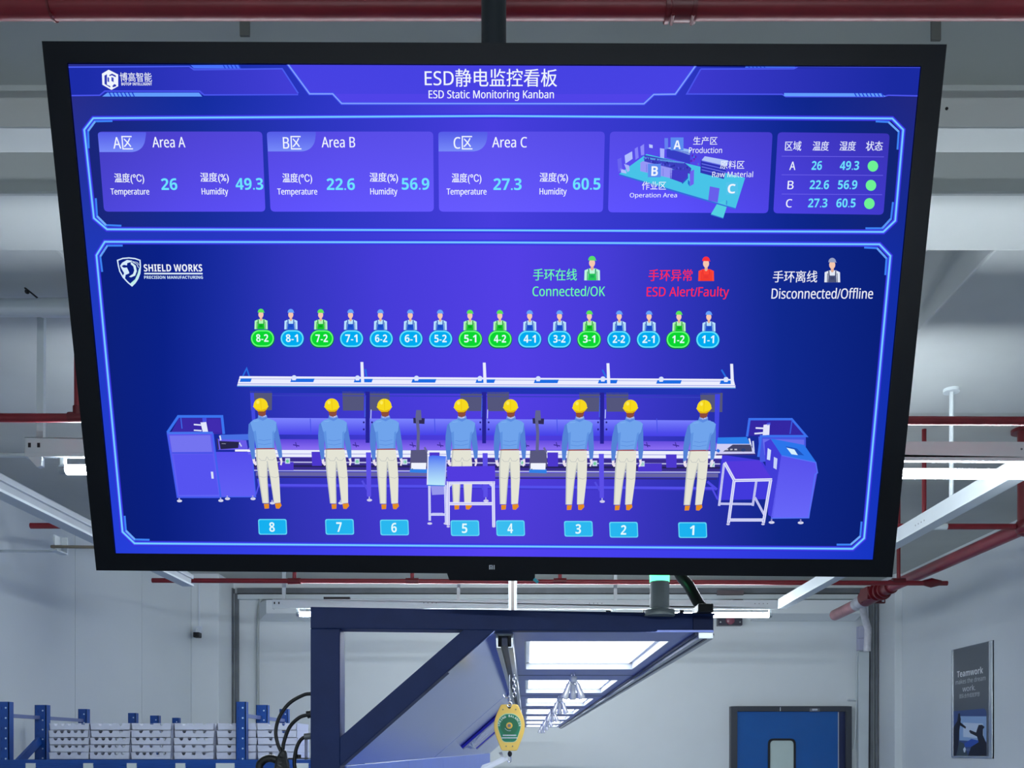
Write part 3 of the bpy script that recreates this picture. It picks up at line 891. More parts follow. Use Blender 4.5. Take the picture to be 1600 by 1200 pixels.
for x, yy in ((1255, 932), (1420, 934)):
    s.stroke([(x, yy - 20), (x, yy)], 8, (140, 140, 200)); s.poly(ell(x, yy, 17, 8, 10), (214, 216, 240))
# right table
s.z = 14
for a, b in (((985, 600), (957, 838)), ((1168, 700), (1148, 838)), ((960, 826), (1150, 828)), ((1160, 790), (1214, 890))):
    s.stroke([a, b], 13, (200, 204, 246)); s.stroke([a, b], 3, (130, 130, 210))
s.stroke([(890, 700), (945, 745)], 14, (80, 76, 230)); s.stroke([(920, 745), (948, 800)], 10, (80, 76, 230))
s.up().poly([(985, 586), (1186, 580), (1258, 686), (1042, 690)], (84, 58, 220))
s.up()
for a, b in (((1042, 694), (1258, 690)), ((1043, 690), (1010, 935)), ((1250, 690), (1208, 935)), ((1014, 918), (1212, 918)), ((988, 592), (1042, 690))):
    s.stroke([a, b], 17, (222, 226, 255)); s.up().stroke([a, b], 3, (150, 150, 222)); s.z -= 1
for x in (1008, 1206): s.poly(ell(x, 942, 10, 6, 10), (206, 206, 240))
s.put('production_line_picture', 'picture of a long assembly line with cabinets at both ends')

# the eight pictured operators, seen from behind
def operator(px, up):
    s = SC(16)
    y0 = (px - 601) * .0042; k = 8.0 - (px - 601) * .0535
    def tf(x, y_):
        q = z6(x, y_); t = (q[1] - 634) / 163
        return (q[0] - 601.1 + px + (k - 8.0) * max(0, t), q[1] + y0)
    s.tf = tf
    SH, SH2, SK, PA, PA2 = (112, 164, 236), (84, 130, 214), (236, 226, 240), (228, 228, 214), (196, 200, 196)
    s.poly([(106, 408), (84, 430), (76, 500), (78, 570), (92, 660), (112, 655), (114, 560), (122, 480), (128, 420)], SH2)
    s.poly([(244, 404), (262, 416), (274, 480), (288, 580), (288, 645), (268, 652), (250, 560), (238, 480), (232, 420)], SH2)
    s.poly([(93, 655), (111, 652), (112, 670), (122, 690), (112, 697), (98, 682)], SK); s.poly([(268, 652), (284, 645), (288, 672), (280, 696), (270, 692), (276, 672)], SK)
    s.poly([(120, 592), (186, 592), (192, 672), (184, 780), (183, 940), (141, 940), (126, 770), (119, 680)], PA)
    s.poly([(182, 592), (243, 592), (254, 680), (260, 780), (258, 936), (218, 940), (204, 780), (186, 668)], PA)
    s.up()
    s.poly([(184, 668), (192, 668), (206, 782), (214, 938), (218, 940), (202, 780)], PA2); s.poly([(192, 672), (184, 780), (183, 940), (176, 940), (178, 780), (184, 690)], PA2)
    s.poly([(122, 592), (132, 592), (128, 680), (134, 770), (148, 940), (141, 940), (126, 770), (119, 680)], PA2)
    s.stroke([(136, 648), (150, 664), (178, 664), (188, 640)], 3, (186, 190, 190)); s.stroke([(190, 640), (200, 660), (226, 662), (240, 648)], 3, (186, 190, 190))
    s.stroke([(128, 766), (160, 774), (184, 768)], 3, (186, 190, 188)); s.stroke([(206, 768), (236, 776), (258, 766)], 3, (186, 190, 188))
    s.poly([(150, 372), (204, 372), (208, 392), (246, 404), (264, 418), (258, 470), (238, 500), (240, 588), (124, 588), (124, 500), (108, 470), (96, 420), (116, 402), (146, 392)], SH)
    s.poly([(150, 945), (183, 943), (181, 974), (153, 976)], (226, 142, 40)); s.poly([(221, 942), (259, 938), (264, 956), (246, 976), (226, 974)], (226, 142, 40))
    s.up()
    for q in ([(128, 470), (112, 480), (124, 588), (136, 588)], [(234, 480), (246, 470), (241, 588), (228, 588)]): s.poly(q, (96, 148, 226))
    s.stroke([(140, 530), (176, 536), (222, 528)], 3, (88, 138, 220)); s.stroke([(136, 556), (180, 562), (226, 552)], 3, (88, 138, 220)); s.stroke([(118, 412), (150, 408)], 3, (134, 184, 246))
    s.stroke([(122, 589), (243, 587)], 7, (150, 60, 60))
    s.poly([(146, 394), (152, 372), (200, 372), (208, 392), (178, 408)], (92, 140, 226)); s.poly([(154, 384), (152, 370), (200, 370), (202, 380), (178, 390)], (222, 214, 240))
    s.up().poly([(144, 335), (204, 335), (197, 372), (176, 380), (154, 374)], (140, 76, 62)); s.poly([(150, 340), (200, 340), (196, 350), (152, 350)], (110, 52, 40))
    s.up().poly([(120, 316)] + ell(170, 310, 46, 48, 16, PI, 2 * PI) + [(221, 314), (206, 334), (190, 348), (152, 348), (138, 336)], (246, 218, 32))
    s.up().poly([(120, 316), (140, 332), (170, 340), (205, 330), (221, 314), (206, 336), (190, 348), (152, 348), (138, 338)], (226, 180, 20)); s.stroke([(170, 264), (172, 338)], 3, (226, 190, 24)); s.poly(ell(152, 288, 10, 12, 10), (252, 236, 90))
    return s.put('pictured_operator', up)


for px, nm in ((408, 'eight'), (519, 'seven'), (601, 'six'), (721, 'five'), (798, 'four'), (906, 'three'), (985, 'two'), (1100, 'one')):
    operator(px, 'pictured worker in yellow helmet above number ' + nm)
# conveyor and small table before the fifth operator
s = SC(24); s.tf = z6
for a, b in (((460, 820), (463, 1050)), ((562, 820), (568, 1060)), ((462, 1010), (566, 1010))):
    s.stroke([a, b], 15, (214, 220, 255)); s.stroke([a, b], 3, (130, 130, 212))
s.poly([(470, 826), (555, 826), (555, 880), (478, 884)], (150, 152, 236))
for x, yy in ((463, 1068), (568, 1068)): s.poly(ell(x, yy, 16, 8, 10), (206, 206, 240))
s.stroke([(478, 1000), (548, 1000)], 4, (160, 160, 236))
s.up().vgrad([(455, 636), (480, 628), (570, 634), (560, 822), (447, 818)], (70, 110, 244), (190, 236, 252)); s.stroke([(452, 640), (447, 818)], 8, (226, 230, 255)); s.stroke([(570, 640), (560, 822)], 8, (180, 190, 250)); s.stroke([(447, 822), (560, 824)], 6, (60, 120, 220))
s.up()
for a, b in (((582, 795), (582, 1080)), ((872, 795), (876, 1085)), ((590, 940), (865, 940)), ((575, 804), (884, 804))):
    s.stroke([a, b], 20, (226, 228, 255)); s.up().stroke([a, b], 3, (146, 146, 222)); s.z -= 1
s.poly([(590, 815), (612, 815), (590, 835)], (206, 210, 250)); s.poly([(866, 815), (844, 815), (866, 835)], (206, 210, 250))
for x in (582, 876): s.poly(ell(x, 1088, 11, 6, 10), (206, 206, 240))
s.up().poly([(572, 700), (884, 696), (886, 796), (576, 798)], (82, 60, 222))
s.put('pictured_workbench', 'picture of a small bench and conveyor before worker five')
for n_, xa, ya in (('8', 404, 811), ('7', 508.5, 811), ('6', 594, 812), ('5', 704, 813), ('4', 775, 813), ('3', 881, 814), ('2', 951.5, 815.5), ('1', 1059, 816)):
    s = SC(24)
    q = [(xa, ya), (xa + 44.5, ya), (xa + 45.5, ya + 24.5), (xa + 1, ya + 24.5)]
    s.fill(rnd(q, 3.5), lambda x, y_: (100, 214, 246), 8)
    q = [(xa + 1.6, ya + 1.6), (xa + 43, ya + 1.6), (xa + 44, ya + 23), (xa + 2.6, ya + 23)]
    s.up().fill(rnd(q, 3), lambda x, y_: mix((20, 176, 240), (60, 190, 240), 1 - abs(x - 770) / 380), 8)
    s.up().text(n_, xa + 18, ya + 5, xa + (26.5 if n_ != '1' else 25), ya + 20, (226, 250, 255), .03)
    s.put('station_number', 'light blue tile with number ' + n_)

# ceiling pole carrying the television
pole = thing('television_pole', 'dark ceiling pole and bracket carrying the television', 'mount', (-.0529, 1.445, H(HC)))
MB().tube([(-.0529, 1.445, H(.62)), (-.0529, 1.445, H(HC))], .0203, mat('pole_black', (36, 42, 48), .45, .3), n=24).build('pole', pole, smooth=True)
MB().box((-.13, 1.35, H(HC) - .012), (.026, 1.5, H(HC)), BLACKP).build('ceiling_plate', pole, bevel=.002)
# bracket behind the panel, in the panel's own tilt
br = MB()
for sx in (-.12, .1):
    c = [TVM @ Vector((sx + dx, dy, dz)) for dx, dy, dz in ((0, -.2, -.056), (.02, -.2, -.056), (.02, .15, -.056), (0, .15, -.056))]
    n = TVM.to_3x3() @ Vector((0, 0, -.02))
    br.prism(c, n, BLACKP)
br.box((-.17, 1.43, H(.63)), (.07, 1.46, H(.70)), BLACKP)
br.build('bracket', pole)

# ------------------------------------------------------------------ overhead red pipework
def pipe_ring(mb, a, b, r0, m, k=1.25, l=.02):
    a, b = Vector(a), Vector(b); mb.tube([a, b], r0 * k, m)


mb = MB(); Y = 1.75; r = .0215; h = H((CY - 11.5) / F * Y)
mb.tube([(XL, Y, h), (XR, Y, h)], r, REDP, n=20)
top = tag(mb.build('sprinkler_pipe', smooth=True), 'thick dark red sprinkler main running across the top above the television', 'pipe')
mb = MB()
for px in (1042, 1084):
    p = at(px, 12, Y); mb.tube([(p.x - .004, Y, h), (p.x + .004, Y, h)], r * 1.25, REDM, n=20)
p = at(1066, 12, Y); mb.tube([(p.x - .022, Y, h), (p.x + .022, Y, h)], r * 1.14, REDM, n=20); mb.tube([(p.x, Y, h), (p.x, Y, h + .06)], .013, REDM)
for sx in (-.02, .02): mb.tube([(p.x + sx, Y - .012, h - r - .002), (p.x + sx, Y + .012, h - r - .002)], .0035, REDM)
mb.build('coupling', top, smooth=True, label='bolted red coupling with two rims')
mb = MB(); p = at(82, 12, Y); mb.tube([(p.x - .002, Y, h), (p.x + .002, Y, h)], r * 1.12, REDM, n=20); mb.bar((p.x + .002, Y - .01, h - r), (p.x + .008, Y - .012, h - r - .008), .006, .004, REDM)
mb.build('pipe_clip', top, smooth=True)
# small brackets on the ceiling behind it
for px, yb in ((382, 55), (1463, 62)):
    p = at(px, yb, 2.2)
    mb = MB().box((p.x - .012, 2.2, p.z), (p.x + .012, 2.206, H(HC)), mat('bare_steel', (112, 112, 108), .55, .4))
    tag(mb.build('hanger_strip'), 'dull steel hanger strip above the television, ' + ('left of the pole' if px < 800 else 'near its right corner'), 'bracket')

# branch at lamp height, left and right of the television
Y = 2.95; r = .0145; h = H((CY - 652) / F * Y)
mb = MB().tube([(XL, Y, h + .004), (XR, Y, h - .020)], r, REDP, n=16)
b1 = tag(mb.build('sprinkler_branch', smooth=True), 'red sprinkler branch just above the near lamp row', 'pipe')
p = at(122, 655, Y)
mb = MB().tube([(p.x, Y, h), (p.x, Y, H(HS) + .02)], .0125, REDP); mb.tube([(p.x - .03, Y, h), (p.x + .03, Y, h)], r * 1.2, REDM); mb.tube([(p.x, Y, h), (p.x, Y, h + .035)], r * 1.15, REDM)
mb.build('riser_tee', b1, smooth=True, label='upright with tee fitting at the left')
# main along the right wall
MX, MH = 2.85, 1.275
z = H(MH)
mb = MB().tube([(MX, 5.04, z), (MX, 7.02, z)], .042, mat('red_main_gloss', (132, 40, 52), .3, noise=.1, nscale=10), n=22)
main = tag(mb.build('fire_main', smooth=True), 'glossy red fire main receding along the right wall', 'pipe')
mb = MB().tube([(MX, 5.04, H(HC)), (MX, 5.04, z - .045)], .042, REDM, n=20)
mb.tube([(MX, 5.04, H(HC) - .018), (MX, 5.04, H(HC))], .075, REDM, n=20); mb.tube([(MX, 5.04, z + .3), (MX, 5.04, z + .34)], .052, REDM)
mb.ball((MX, 5.04, z), .056, REDM)
mb.build('riser', main, smooth=True, label='dark red riser with ceiling flange at the near end')
mb = MB()
for yy, rr in ((6.9, .055), (7.02, .062), (7.07, .075), (7.12, .06)): mb.tube([(MX, yy - .012, z), (MX, yy + .012, z)], rr, REDM, n=22)
mb.box((MX - .075, 7.3, z - .06), (MX + .12, 7.33, z + .02), REDM); mb.tube([(MX, 6.88, z), (MX, 7.14, z)], .05, REDM); mb.tube([(MX - .02, 7.12, z), (MX - .02, 7.36, z - .01)], .07, REDM, n=22)
mb.box((MX - .09, 7.14, z - .055), (MX - .06, 7.3, z + .05), REDM)
mb.build('valve', main, smooth=True, label='bolted dark red valve body')
for xo, zo in ((-.03, .02), (.03, -.02), (.09, -.03)): MB().box((MX + xo, 7.296, z + zo - .02), (MX + xo + .018, 7.3, z + zo + .012), WHITEP).build('valve_tag', main, label='small white tag on the valve')
mb = MB().tube([(MX, 7.36, z - .005), (MX, 7.62, z - .02)], [.06, .055], mat('plastic_wrap', (176, 176, 182), .3, noise=.2, nscale=18, bump=.3), n=18)
mb.tube([(MX, 7.58, z - .02), (MX, 8.15, z - .03)], .05, mat('wrapped_red_pipe', (172, 120, 124), .3, noise=.25, nscale=9, bump=.2), n=18)
mb.tube([(MX, 7.5, z - .02)] + [(MX + .05 * k, 7.52 + .05 * k, z - .03 - .1 * k) for k in (1, 2)] + [(MX + .1, 7.64, z - .42)], .03, MATS['plastic_wrap'], n=14)
mb.build('wrapped_section', main, smooth=True, label='section wrapped in clear plastic beyond the valve')
# cross branch from the main's foot
Y = 5.04; h = z
mb = MB().tube([(at(48, 0, Y).x, Y, h + .005), (MX - .06, Y, h)], .0165, REDP, n=16)
b2 = tag(mb.build('sprinkler_branch', smooth=True), 'thin red branch joining the foot of the red riser, mostly hidden by the television', 'pipe')
mb = MB().tube([(at(1457, 0, Y).x, Y - .001, h), (at(1479, 0, Y).x, Y - .001, h)], .0185, WHITEM, n=16); mb.build('white_sleeve', b2, smooth=True, label='short white sleeve')
p = at(1444, 0, Y)
MB().tube([(p.x, Y, h), (p.x, Y, H(HC))], .0125, REDP).build('dropper', b2, smooth=True)
# far branch
Y = 6.2; h = H(264 / F * Y)
mb = MB().tube([(at(238, 0, Y).x, Y, h + .005), (at(1480, 0, Y).x, Y, h - .015)], .017, REDP, n=16)
b3 = tag(mb.build('sprinkler_branch', smooth=True), 'long thin red pipe just below the television from left wall to red main', 'pipe')
for px in (460, 644, 875, 1404):
    p = at(px, 0, Y); MB().tube([(p.x, Y, h), (p.x, Y, H(HC))], .013, REDP).tube([(p.x - .045, Y, h), (p.x + .045, Y, h)], .0215, REDM).build('dropper', b3, smooth=True)
p = at(1455, 0, Y); MB().tube([(p.x - .06, Y, h - .012), (p.x, Y, h - .012), (p.x + .07, Y, h - .012)], [.017, .034, .017], REDM).build('end_fitting', b3, smooth=True)

# ------------------------------------------------------------------ lamps on white trunking
def lamp_row(Y, x0, x1, t0, nt, label, rods, extra=None, group='trunking lamp rows'):
    o = thing('strip_lamp', label, 'lamp', (0, Y, H(1.02)), group)
    z0, z1 = H(1.022), H(1.09)
    mb = MB().box((x0, Y, z0 + .012), (x1, Y + .055, z1), WHITEM); mb.box((x0, Y, z0), (x0 + .004, Y + .055, z1), WHITEM); mb.box((x0, Y, z0), (x1, Y + .003, z1), WHITEM)
    tr = mb.build('trunking', o, bevel=.0015)
    k = x0 + 1.1
    while k < x1:
        for j in range(4): MB().tube([(k + j * .03, Y - .0006, z1 - .025), (k + j * .03, Y + .002, z1 - .025)], .004, DARKS, n=8).build('slot_hole', tr)
        k += 1.2
    for xx in (x0 + .018, x0 + .05): MB().box((xx - .005, Y - .0008, z1 - .036), (xx + .005, Y + .002, z1 - .02), BLACKP).build('slot_hole', tr)
    x = t0
    for k in range(nt):
        mb = MB().tube([(x + .02, Y + .03, H(.986)), (x + 1.125, Y + .03, H(.986))], .0175, LAMP, n=14)
        t = mb.build('lamp_tube', o, smooth=True)
        for xa in (x, x + 1.125): MB().tube([(xa, Y + .03, H(.986)), (xa + .022, Y + .03, H(.986))], .0178, ALU, n=14).box((xa + .002, Y + .02, H(1.0)), (xa + .016, Y + .04, z0 + .02), WHITEM).build('end_cap', t, smooth=True)
        x += 1.155
    for xr in rods:
        rb = MB().box((xr - .012, Y + .02, z1 - .01), (xr + .012, Y + .036, H(HC if Y > 4.1 or abs(xr) < 1.4 else HS) + .01), WHITEM)
        rb.build('hanger_rod', o)
    return o


r1 = lamp_row(3.1, at(38, 0, 3.1).x, 1.84, at(88, 0, 3.1).x, 3, 'near white lamp row passing behind the television with lit tubes at both sides', [at(57, 0, 3.1).x, .2])
p = at(38, 715, 3.1)
MB().prism([(p.x + .01, 3.1, H(1.022)), (p.x + .06, 3.1, H(1.022)), (p.x + .06, 3.1, H(.99)), (p.x + .045, 3.1, H(.985))], (0, .02, 0), WHITEM).build('end_bracket', r1)
r1.rotation_euler.y = .0048
r2 = lamp_row(6.4, at(425, 0, 6.4).x, 1.84, at(462, 0, 6.4).x, 3, 'far white lamp row above the blue canopy frame', [at(442, 0, 6.4).x, at(716, 0, 6.4).x, at(962, 0, 6.4).x])
r2.rotation_euler.y = .0022
lamp_row(-2.6, -1.76, 1.84, -1.64, 3, 'white lamp row at the rear of the room', [-1.7, .3])
mb = MB(); a, b = at(505, 937, 6.4), at(546, 933, 6.4); mb.box((a.x, 6.41, H(1.094)), (b.x, 6.44, b.z + .004), BLACKP)
tag(mb.build('driver_box'), 'small black box lying on the far lamp row near its left end', 'control box')

# longitudinal trunking
o = thing('cable_trunking', 'white trunking slanting down past the right side of the television', 'trunking', (1.82, 3.2, H(1.02)))
mb = MB().box((1.82, 3.16, H(1.02)), (1.885, 6.38, H(1.09)), WHITEM); mb.build('channel', o, bevel=.0015)
p = 1.82 * F / (1444 - CX)
for j in range(4): MB().tube([(1.8195, p + j * .03, H(1.05)), (1.822, p + j * .03, H(1.05))], .004, DARKS, n=8).build('slot_hole', o)
for px in (1483,):
    yy = 1.84 * F / (px - CX)
    mb = MB().tube([(1.85, yy, H(1.08)), (1.85, yy, H(HS) - .006)], .0095, WHITEM); mb.tube([(1.85, yy, H(HS) - .014), (1.85, yy, H(HS))], .034, WHITEM, n=18)
    mb.build('hanger_rod', o, smooth=True)
mb = MB().tube([(1.85, 4.7, H(1.08)), (1.85, 4.7, H(HC))], .0095, WHITEM); mb.build('hanger_rod', o, smooth=True)
o = thing('cable_trunking', 'pale grey trunking slanting down at the left edge beside the television', 'trunking', (-2.07, 3.2, H(1.02)))
GREYT = mat('grey_trunking', (176, 182, 188), .35, .35, noise=.05, nscale=5)
mb = MB().box((-2.14, 1.0, H(1.065)), (-2.07, 5.5, H(1.09)), GREYT); mb.box((-2.14, 1.0, H(1.02)), (-2.085, 5.5, H(1.067)), GREYT); mb.box((-2.14, 1.0, H(1.018)), (-2.068, 5.5, H(1.03)), WHITEM)
mb.build('channel', o, bevel=.0015)
for yy in (2.3, 4.6):
    MB().tube([(-2.105, yy, H(1.085)), (-2.105, yy, H(HS if 2.7 < yy < 4.1 else HC))], .006, WHITEM).build('hanger_rod', o, smooth=True)
# thin cable from left wall to lamp row
a = at(38, 708, 3.1)
mb = MB().tube([(XL, 3.12, H(1.03)), ((XL + a.x) / 2, 3.12, H(1.036)), (a.x + .01, 3.12, H(1.042))], .008, WHITEM)
tag(mb.build('lamp_cable', smooth=True), 'thin white conduit running from the left wall to the near lamp row', 'conduit')

# wrapped white duct at upper left
Y = 3.0; h = H((CY - 481) / F * Y)
mb = MB().tube([(XL, Y, h - .005), (at(62, 0, Y).x, Y, h), (at(64, 0, Y).x, Y, h), (-1.15, Y, h + .005)], [.029, .029, .031, .031], mat('duct_wrap', (206, 212, 216), .35, noise=.05, nscale=6, bump=.25), n=20)
d = tag(mb.build('insulated_pipe', smooth=True), 'white wrapped insulated pipe at the upper left of the television', 'pipe')
p = at(48, 462, Y)
mb = MB().tube(spline([(p.x - .02, Y, H(HS)), (p.x - .01, Y, h + .06), (p.x + .03, Y, h + .028)]), .003, BLACK); mb.ball((p.x - .012, Y, h + .055), .008, BLACK); mb.build('hanger_hook', d, smooth=True)
mb = MB().tube([(-1.15, Y, h), (-1.15, Y, H(HC))], .025, MATS['duct_wrap']); mb.ball((-1.15, Y, h), .031, MATS['duct_wrap']); mb.build('elbow', d, smooth=True)
# small conduit under the left branch
Y = 5.0
a, b = at(80, 854, Y), at(240, 856, Y)
mb = MB().tube([a, b], .009, mat('brown_conduit', (128, 120, 104), .5), n=12)
d = tag(mb.build('conduit', smooth=True), 'thin brownish conduit with a white bracket at the left of the television', 'conduit')
mb = MB(); c = at(80, 834, Y); e = at(92, 858, Y)
mb.box((c.x, Y + .02, e.z - .005), (c.x + .01, Y + .1, c.z), WHITEM); mb.box((c.x, Y + .09, e.z), (e.x, Y + .1, c.z), WHITEM); mb.box((c.x, Y - .02, e.z - .012), (e.x, Y + .1, e.z - .004), WHITEM)
mb.bar((XL, Y + .05, e.z), (c.x, Y + .05, e.z), .02, .012, WHITEM)
mb.build('bracket', d)

# ------------------------------------------------------------------ end wall fittings
# boxed ducts left and right of the canopy
for x0, x1, lb in ((400, 482, 'low white boxed ledge on the end wall beside the thin conduit'), (1178, 1342, 'low white boxed ledge on the end wall left of the red valve')):
    a, b = at(x0, 968, YB - .12), at(x1, 940, YB - .12)
    mb = MB().hull([(a.x, YB - .02, a.z), (b.x, YB - .02, a.z), (b.x, YB - .02, b.z), (a.x, YB - .02, b.z)], [(a.x + .14, YB - .22, a.z + .05), (b.x, YB - .22, a.z + .05), (b.x, YB - .22, b.z), (a.x + .14, YB - .22, b.z)], WALL)
    mb.box((a.x, YB - .03, a.z), (b.x, YB + .03, b.z), WALL)
    tag(mb.build('wall_ledge'), lb, 'ledge')
# conduit on the left of the end wall
pts = spline([at(403, 1200, YB - .03), at(403, 1050, YB - .03), at(403, 975, YB - .03), at(405, 945, YB - .03), at(412, 934, YB - .03), at(432, 930, YB - .03)])
a = pts[0].copy(); a.z = .0
mb = MB().tube([a] + pts, .016, mat('conduit_grey', (172, 178, 176), .45), n=12)
tag(mb.build('wall_conduit', smooth=True), 'thin pale conduit rising on the end wall beside the left portal post', 'conduit')
# door
dz = lambda py: at(0, py, YB).z
dx = lambda px: at(px, 0, YB).x
door = bpy.data.objects.new('door_1', None); COL.objects.link(door); door.location = (dx(1234), YB, 0)
struct(door, 'blue door with narrow window in a dark grey frame on the end wall', 'door')
mb = MB()
y0 = YB - .06
mb.box((dx(1140), y0, 0), (dx(1150), YB + .03, dz(1104)), DOORF); mb.box((dx(1319), y0, 0), (dx(1328), YB + .03, dz(1104)), DOORF)
mb.box((dx(1150), y0, dz(1112)), (dx(1319), YB + .03, dz(1104)), DOORF)
mb.build('frame', door, bevel=.003)
mb = MB().box((dx(1150), YB - .03, 0), (dx(1309), YB + .02, dz(1112)), DOORB); leaf = mb.build('leaf', door, bevel=.002)
mb = MB().box((dx(1309.5), YB - .028, 0), (dx(1319), YB + .02, dz(1112)), mat('door_edge_navy', (8, 26, 74), .3)); mb.build('edge_strip', door)
mb = MB().box((dx(1307.6), YB - .034, 0), (dx(1309.2), YB - .02, dz(1113)), ALU); mb.build('silver_bead', door)
mb = MB(); p = at(1272, 1109, y0); mb.tube([(p.x - .03, y0 - .012, p.z), (p.x + .03, y0 - .012, p.z)], .014, CHROME); mb.box((p.x - .05, y0 - .006, p.z - .02), (p.x + .06, y0, p.z + .015), DARKS); p = at(1219, 1108, y0); mb.bar((p.x, y0 - .004, p.z - .02), (p.x, y0 - .004, p.z + .02), .008, .006, CHROME)
mb.build('door_closer', door, smooth=True)
wx0, wx1, wz1, wz0 = dx(1198.5), dx(1241.5), dz(1154), dz(1268)
def rr(x0, x1, z0, z1, r, y_, n=5):
    q = rnd([(x0, z0), (x1, z0), (x1, z1), (x0, z1)], r, n); return [(a, y_, b) for a, b in q]
o_, i_ = rr(wx0, wx1, wz0, wz1, .06, YB - .045), rr(wx0 + .022, wx1 - .022, wz0 + .022, wz1 - .022, .045, YB - .045)
mb = MB(); k = len(o_)
for j in range(k):
    q = (j + 1) % k; b_ = Vector((0, .02, 0))
    mb.face([o_[j], o_[q], i_[q], i_[j]], BLACK); mb.face([o_[j], o_[q], Vector(o_[q]) + b_, Vector(o_[j]) + b_], BLACK); mb.face([i_[j], i_[q], Vector(i_[q]) + b_, Vector(i_[j]) + b_], BLACK)
mb.build('window_gasket', leaf)
MB().prism(rr(wx0 + .02, wx1 - .02, wz0 + .02, wz1 - .02, .045, YB - .036), (0, .004, 0), GLASS).build('window_pane', leaf)
MB().tube([(dx(1292), YB - .07, 1.0), (dx(1292), YB - .03, 1.0)], .02, CHROME).tube([(dx(1292), YB - .07, 1.0), (dx(1280), YB - .07, 1.0)], .01, CHROME).build('handle', leaf, smooth=True)

# exit lamp box
a, b = at(1122, 977, YB - .06), at(1160, 961, YB - .06)
o = thing('alarm_box', 'dark grey wall box with a red lens below the far lamp row', 'alarm', (a.x, YB, a.z))
MB().box((a.x, YB - .06, a.z), (b.x, YB + .03, b.z), mat('alarm_grey', (70, 68, 80), .35)).build('housing', o, bevel=.004)
c = (a + b) / 2
MB().tube([(c.x, YB - .06, c.z), (c.x, YB - .075, c.z), (c.x, YB - .085, c.z)], [.05, .045, .02], mat('red_lens', (150, 86, 102), .25)).build('red_lens', o, smooth=True)
for sx, sz in ((-1, -1), (1, -1)): MB().tube([(c.x + sx * .105, YB - .062, c.z + sz * .02), (c.x + sx * .105, YB - .059, c.z + sz * .02)], .009, CHROME, n=10).build('screw', o, smooth=True)
a, b = at(1120, 930, YB - .06), at(1161, 923, YB - .06)
tag(MB().box((a.x, YB - .1, a.z), (b.x, YB + .02, b.z), mat('brown_grey_box', (104, 92, 94), .5)).build('junction_box', bevel=.003), 'flat brownish box on the grey channel above the red-lensed wall box', 'box')
a, b = at(1128, 941, YB - .2), at(1161, 936.5, YB - .2)
tag(MB().hull([(a.x, YB - .2, a.z), (b.x, YB - .2, a.z), (b.x, YB - .2, b.z), (b.x - .08, YB - .2, b.z)], [(a.x, YB + .02, a.z), (b.x, YB + .02, a.z), (b.x, YB + .02, b.z), (b.x - .08, YB + .02, b.z)], BLACKP).build('cable_bracket'), 'thin black wedge bracket above the right end of the far lamp row', 'bracket')

# switch box and cable cover right of the door
a, b = at(1342, 1016, YB - .05), at(1359, 978, YB - .05)
o = thing('wall_box', 'small lilac-grey junction box under the red valve on the end wall', 'junction box', (a.x, YB, a.z))
MB().box((a.x, YB - .06, a.z), (b.x, YB + .03, (a.z + b.z) / 2 - .003), mat('lilac_plastic', (186, 186, 208), .4)).build('lower_cover', o, bevel=.004)
MB().box((a.x, YB - .06, (a.z + b.z) / 2), (b.x, YB + .03, b.z), mat('lilac_plastic', (186, 186, 208), .4)).build('upper_cover', o, bevel=.004)
a, b = at(1340, 1200, YB - .03), at(1358, 1018, YB - .03)
mb = MB().hull([(a.x, YB - .04, 0), (b.x - .02, YB - .04, 0), (b.x - .02, YB + .03, 0), (a.x, YB + .03, 0)], [(a.x + .01, YB - .04, b.z), (b.x, YB - .04, b.z), (b.x, YB + .03, b.z), (a.x + .01, YB + .03, b.z)], WHITEM)
tag(mb.build('cable_cover', bevel=.006), 'tall white cable cover between the blue door and the right column', 'cable cover')
pts = spline([at(1334, 1170, YB - .02), at(1337, 1140, YB - .02), at(1338, 1095, YB - .02), at(1339, 1030, YB - .02), at(1341, 1018, YB - .02), at(1352, 1016, YB - .02)])
mb = MB().tube(pts, .008, WHITEM, n=10); q = at(1332, 1093, YB - .02); mb.box((q.x - .04, YB - .03, q.z - .012), (q.x + .04, YB + .03, q.z + .006), WHITEM)
tag(mb.build('wall_cable', smooth=True), 'thin white cable clipped to the end wall right of the door', 'cable')

# security camera on the left column
p = at(308, 992, YC - .09)
o = thing('security_camera', 'small black security camera on the left column', 'camera', (p.x, YC, p.z))
MB().box((p.x - .03, YC - .13, p.z - .03), (p.x + .035, YC - .05, p.z + .025), BLACKP).build('camera_body', o, bevel=.01)
MB().tube([(p.x, YC - .135, p.z - .004), (p.x, YC - .12, p.z - .004)], .02, BLACK).build('lens', o, smooth=True)
mb = MB().tube([(p.x - .02, YC - .08, p.z + .02), (p.x - .03, YC - .03, p.z + .07), (p.x - .03, YC, p.z + .07)], .012, WHITEP); mb.box((p.x - .07, YC - .02, p.z + .03), (p.x + .02, YC, p.z + .1), WHITEP)
mb.build('bracket', o, smooth=True)
MB().box((p.x - .016, YC - .012, p.z + .1), (p.x - .004, YC, H(1.72)), WHITEP).build('cable_cover', o)

# teamwork poster on the right wall
YN, YFAR = XR * F / (1553 - CX), XR * F / (1489 - CX)
zt, zb = H(.915), H(-.07)
pw, ph = YFAR - YN, zt - zb
o = thing('wall_poster', 'framed teamwork poster with white lettering on the right wall', 'poster', (XR, (YN + YFAR) / 2, zb))
SILV = mat('poster_frame_silver', (206, 212, 218), .25, .7)
xs = XR - .01


def PP(u, v, d=0):       # u from far (left) to near (right), v from bottom to top
    return (xs - d, YFAR - u * pw, zb + v * ph)


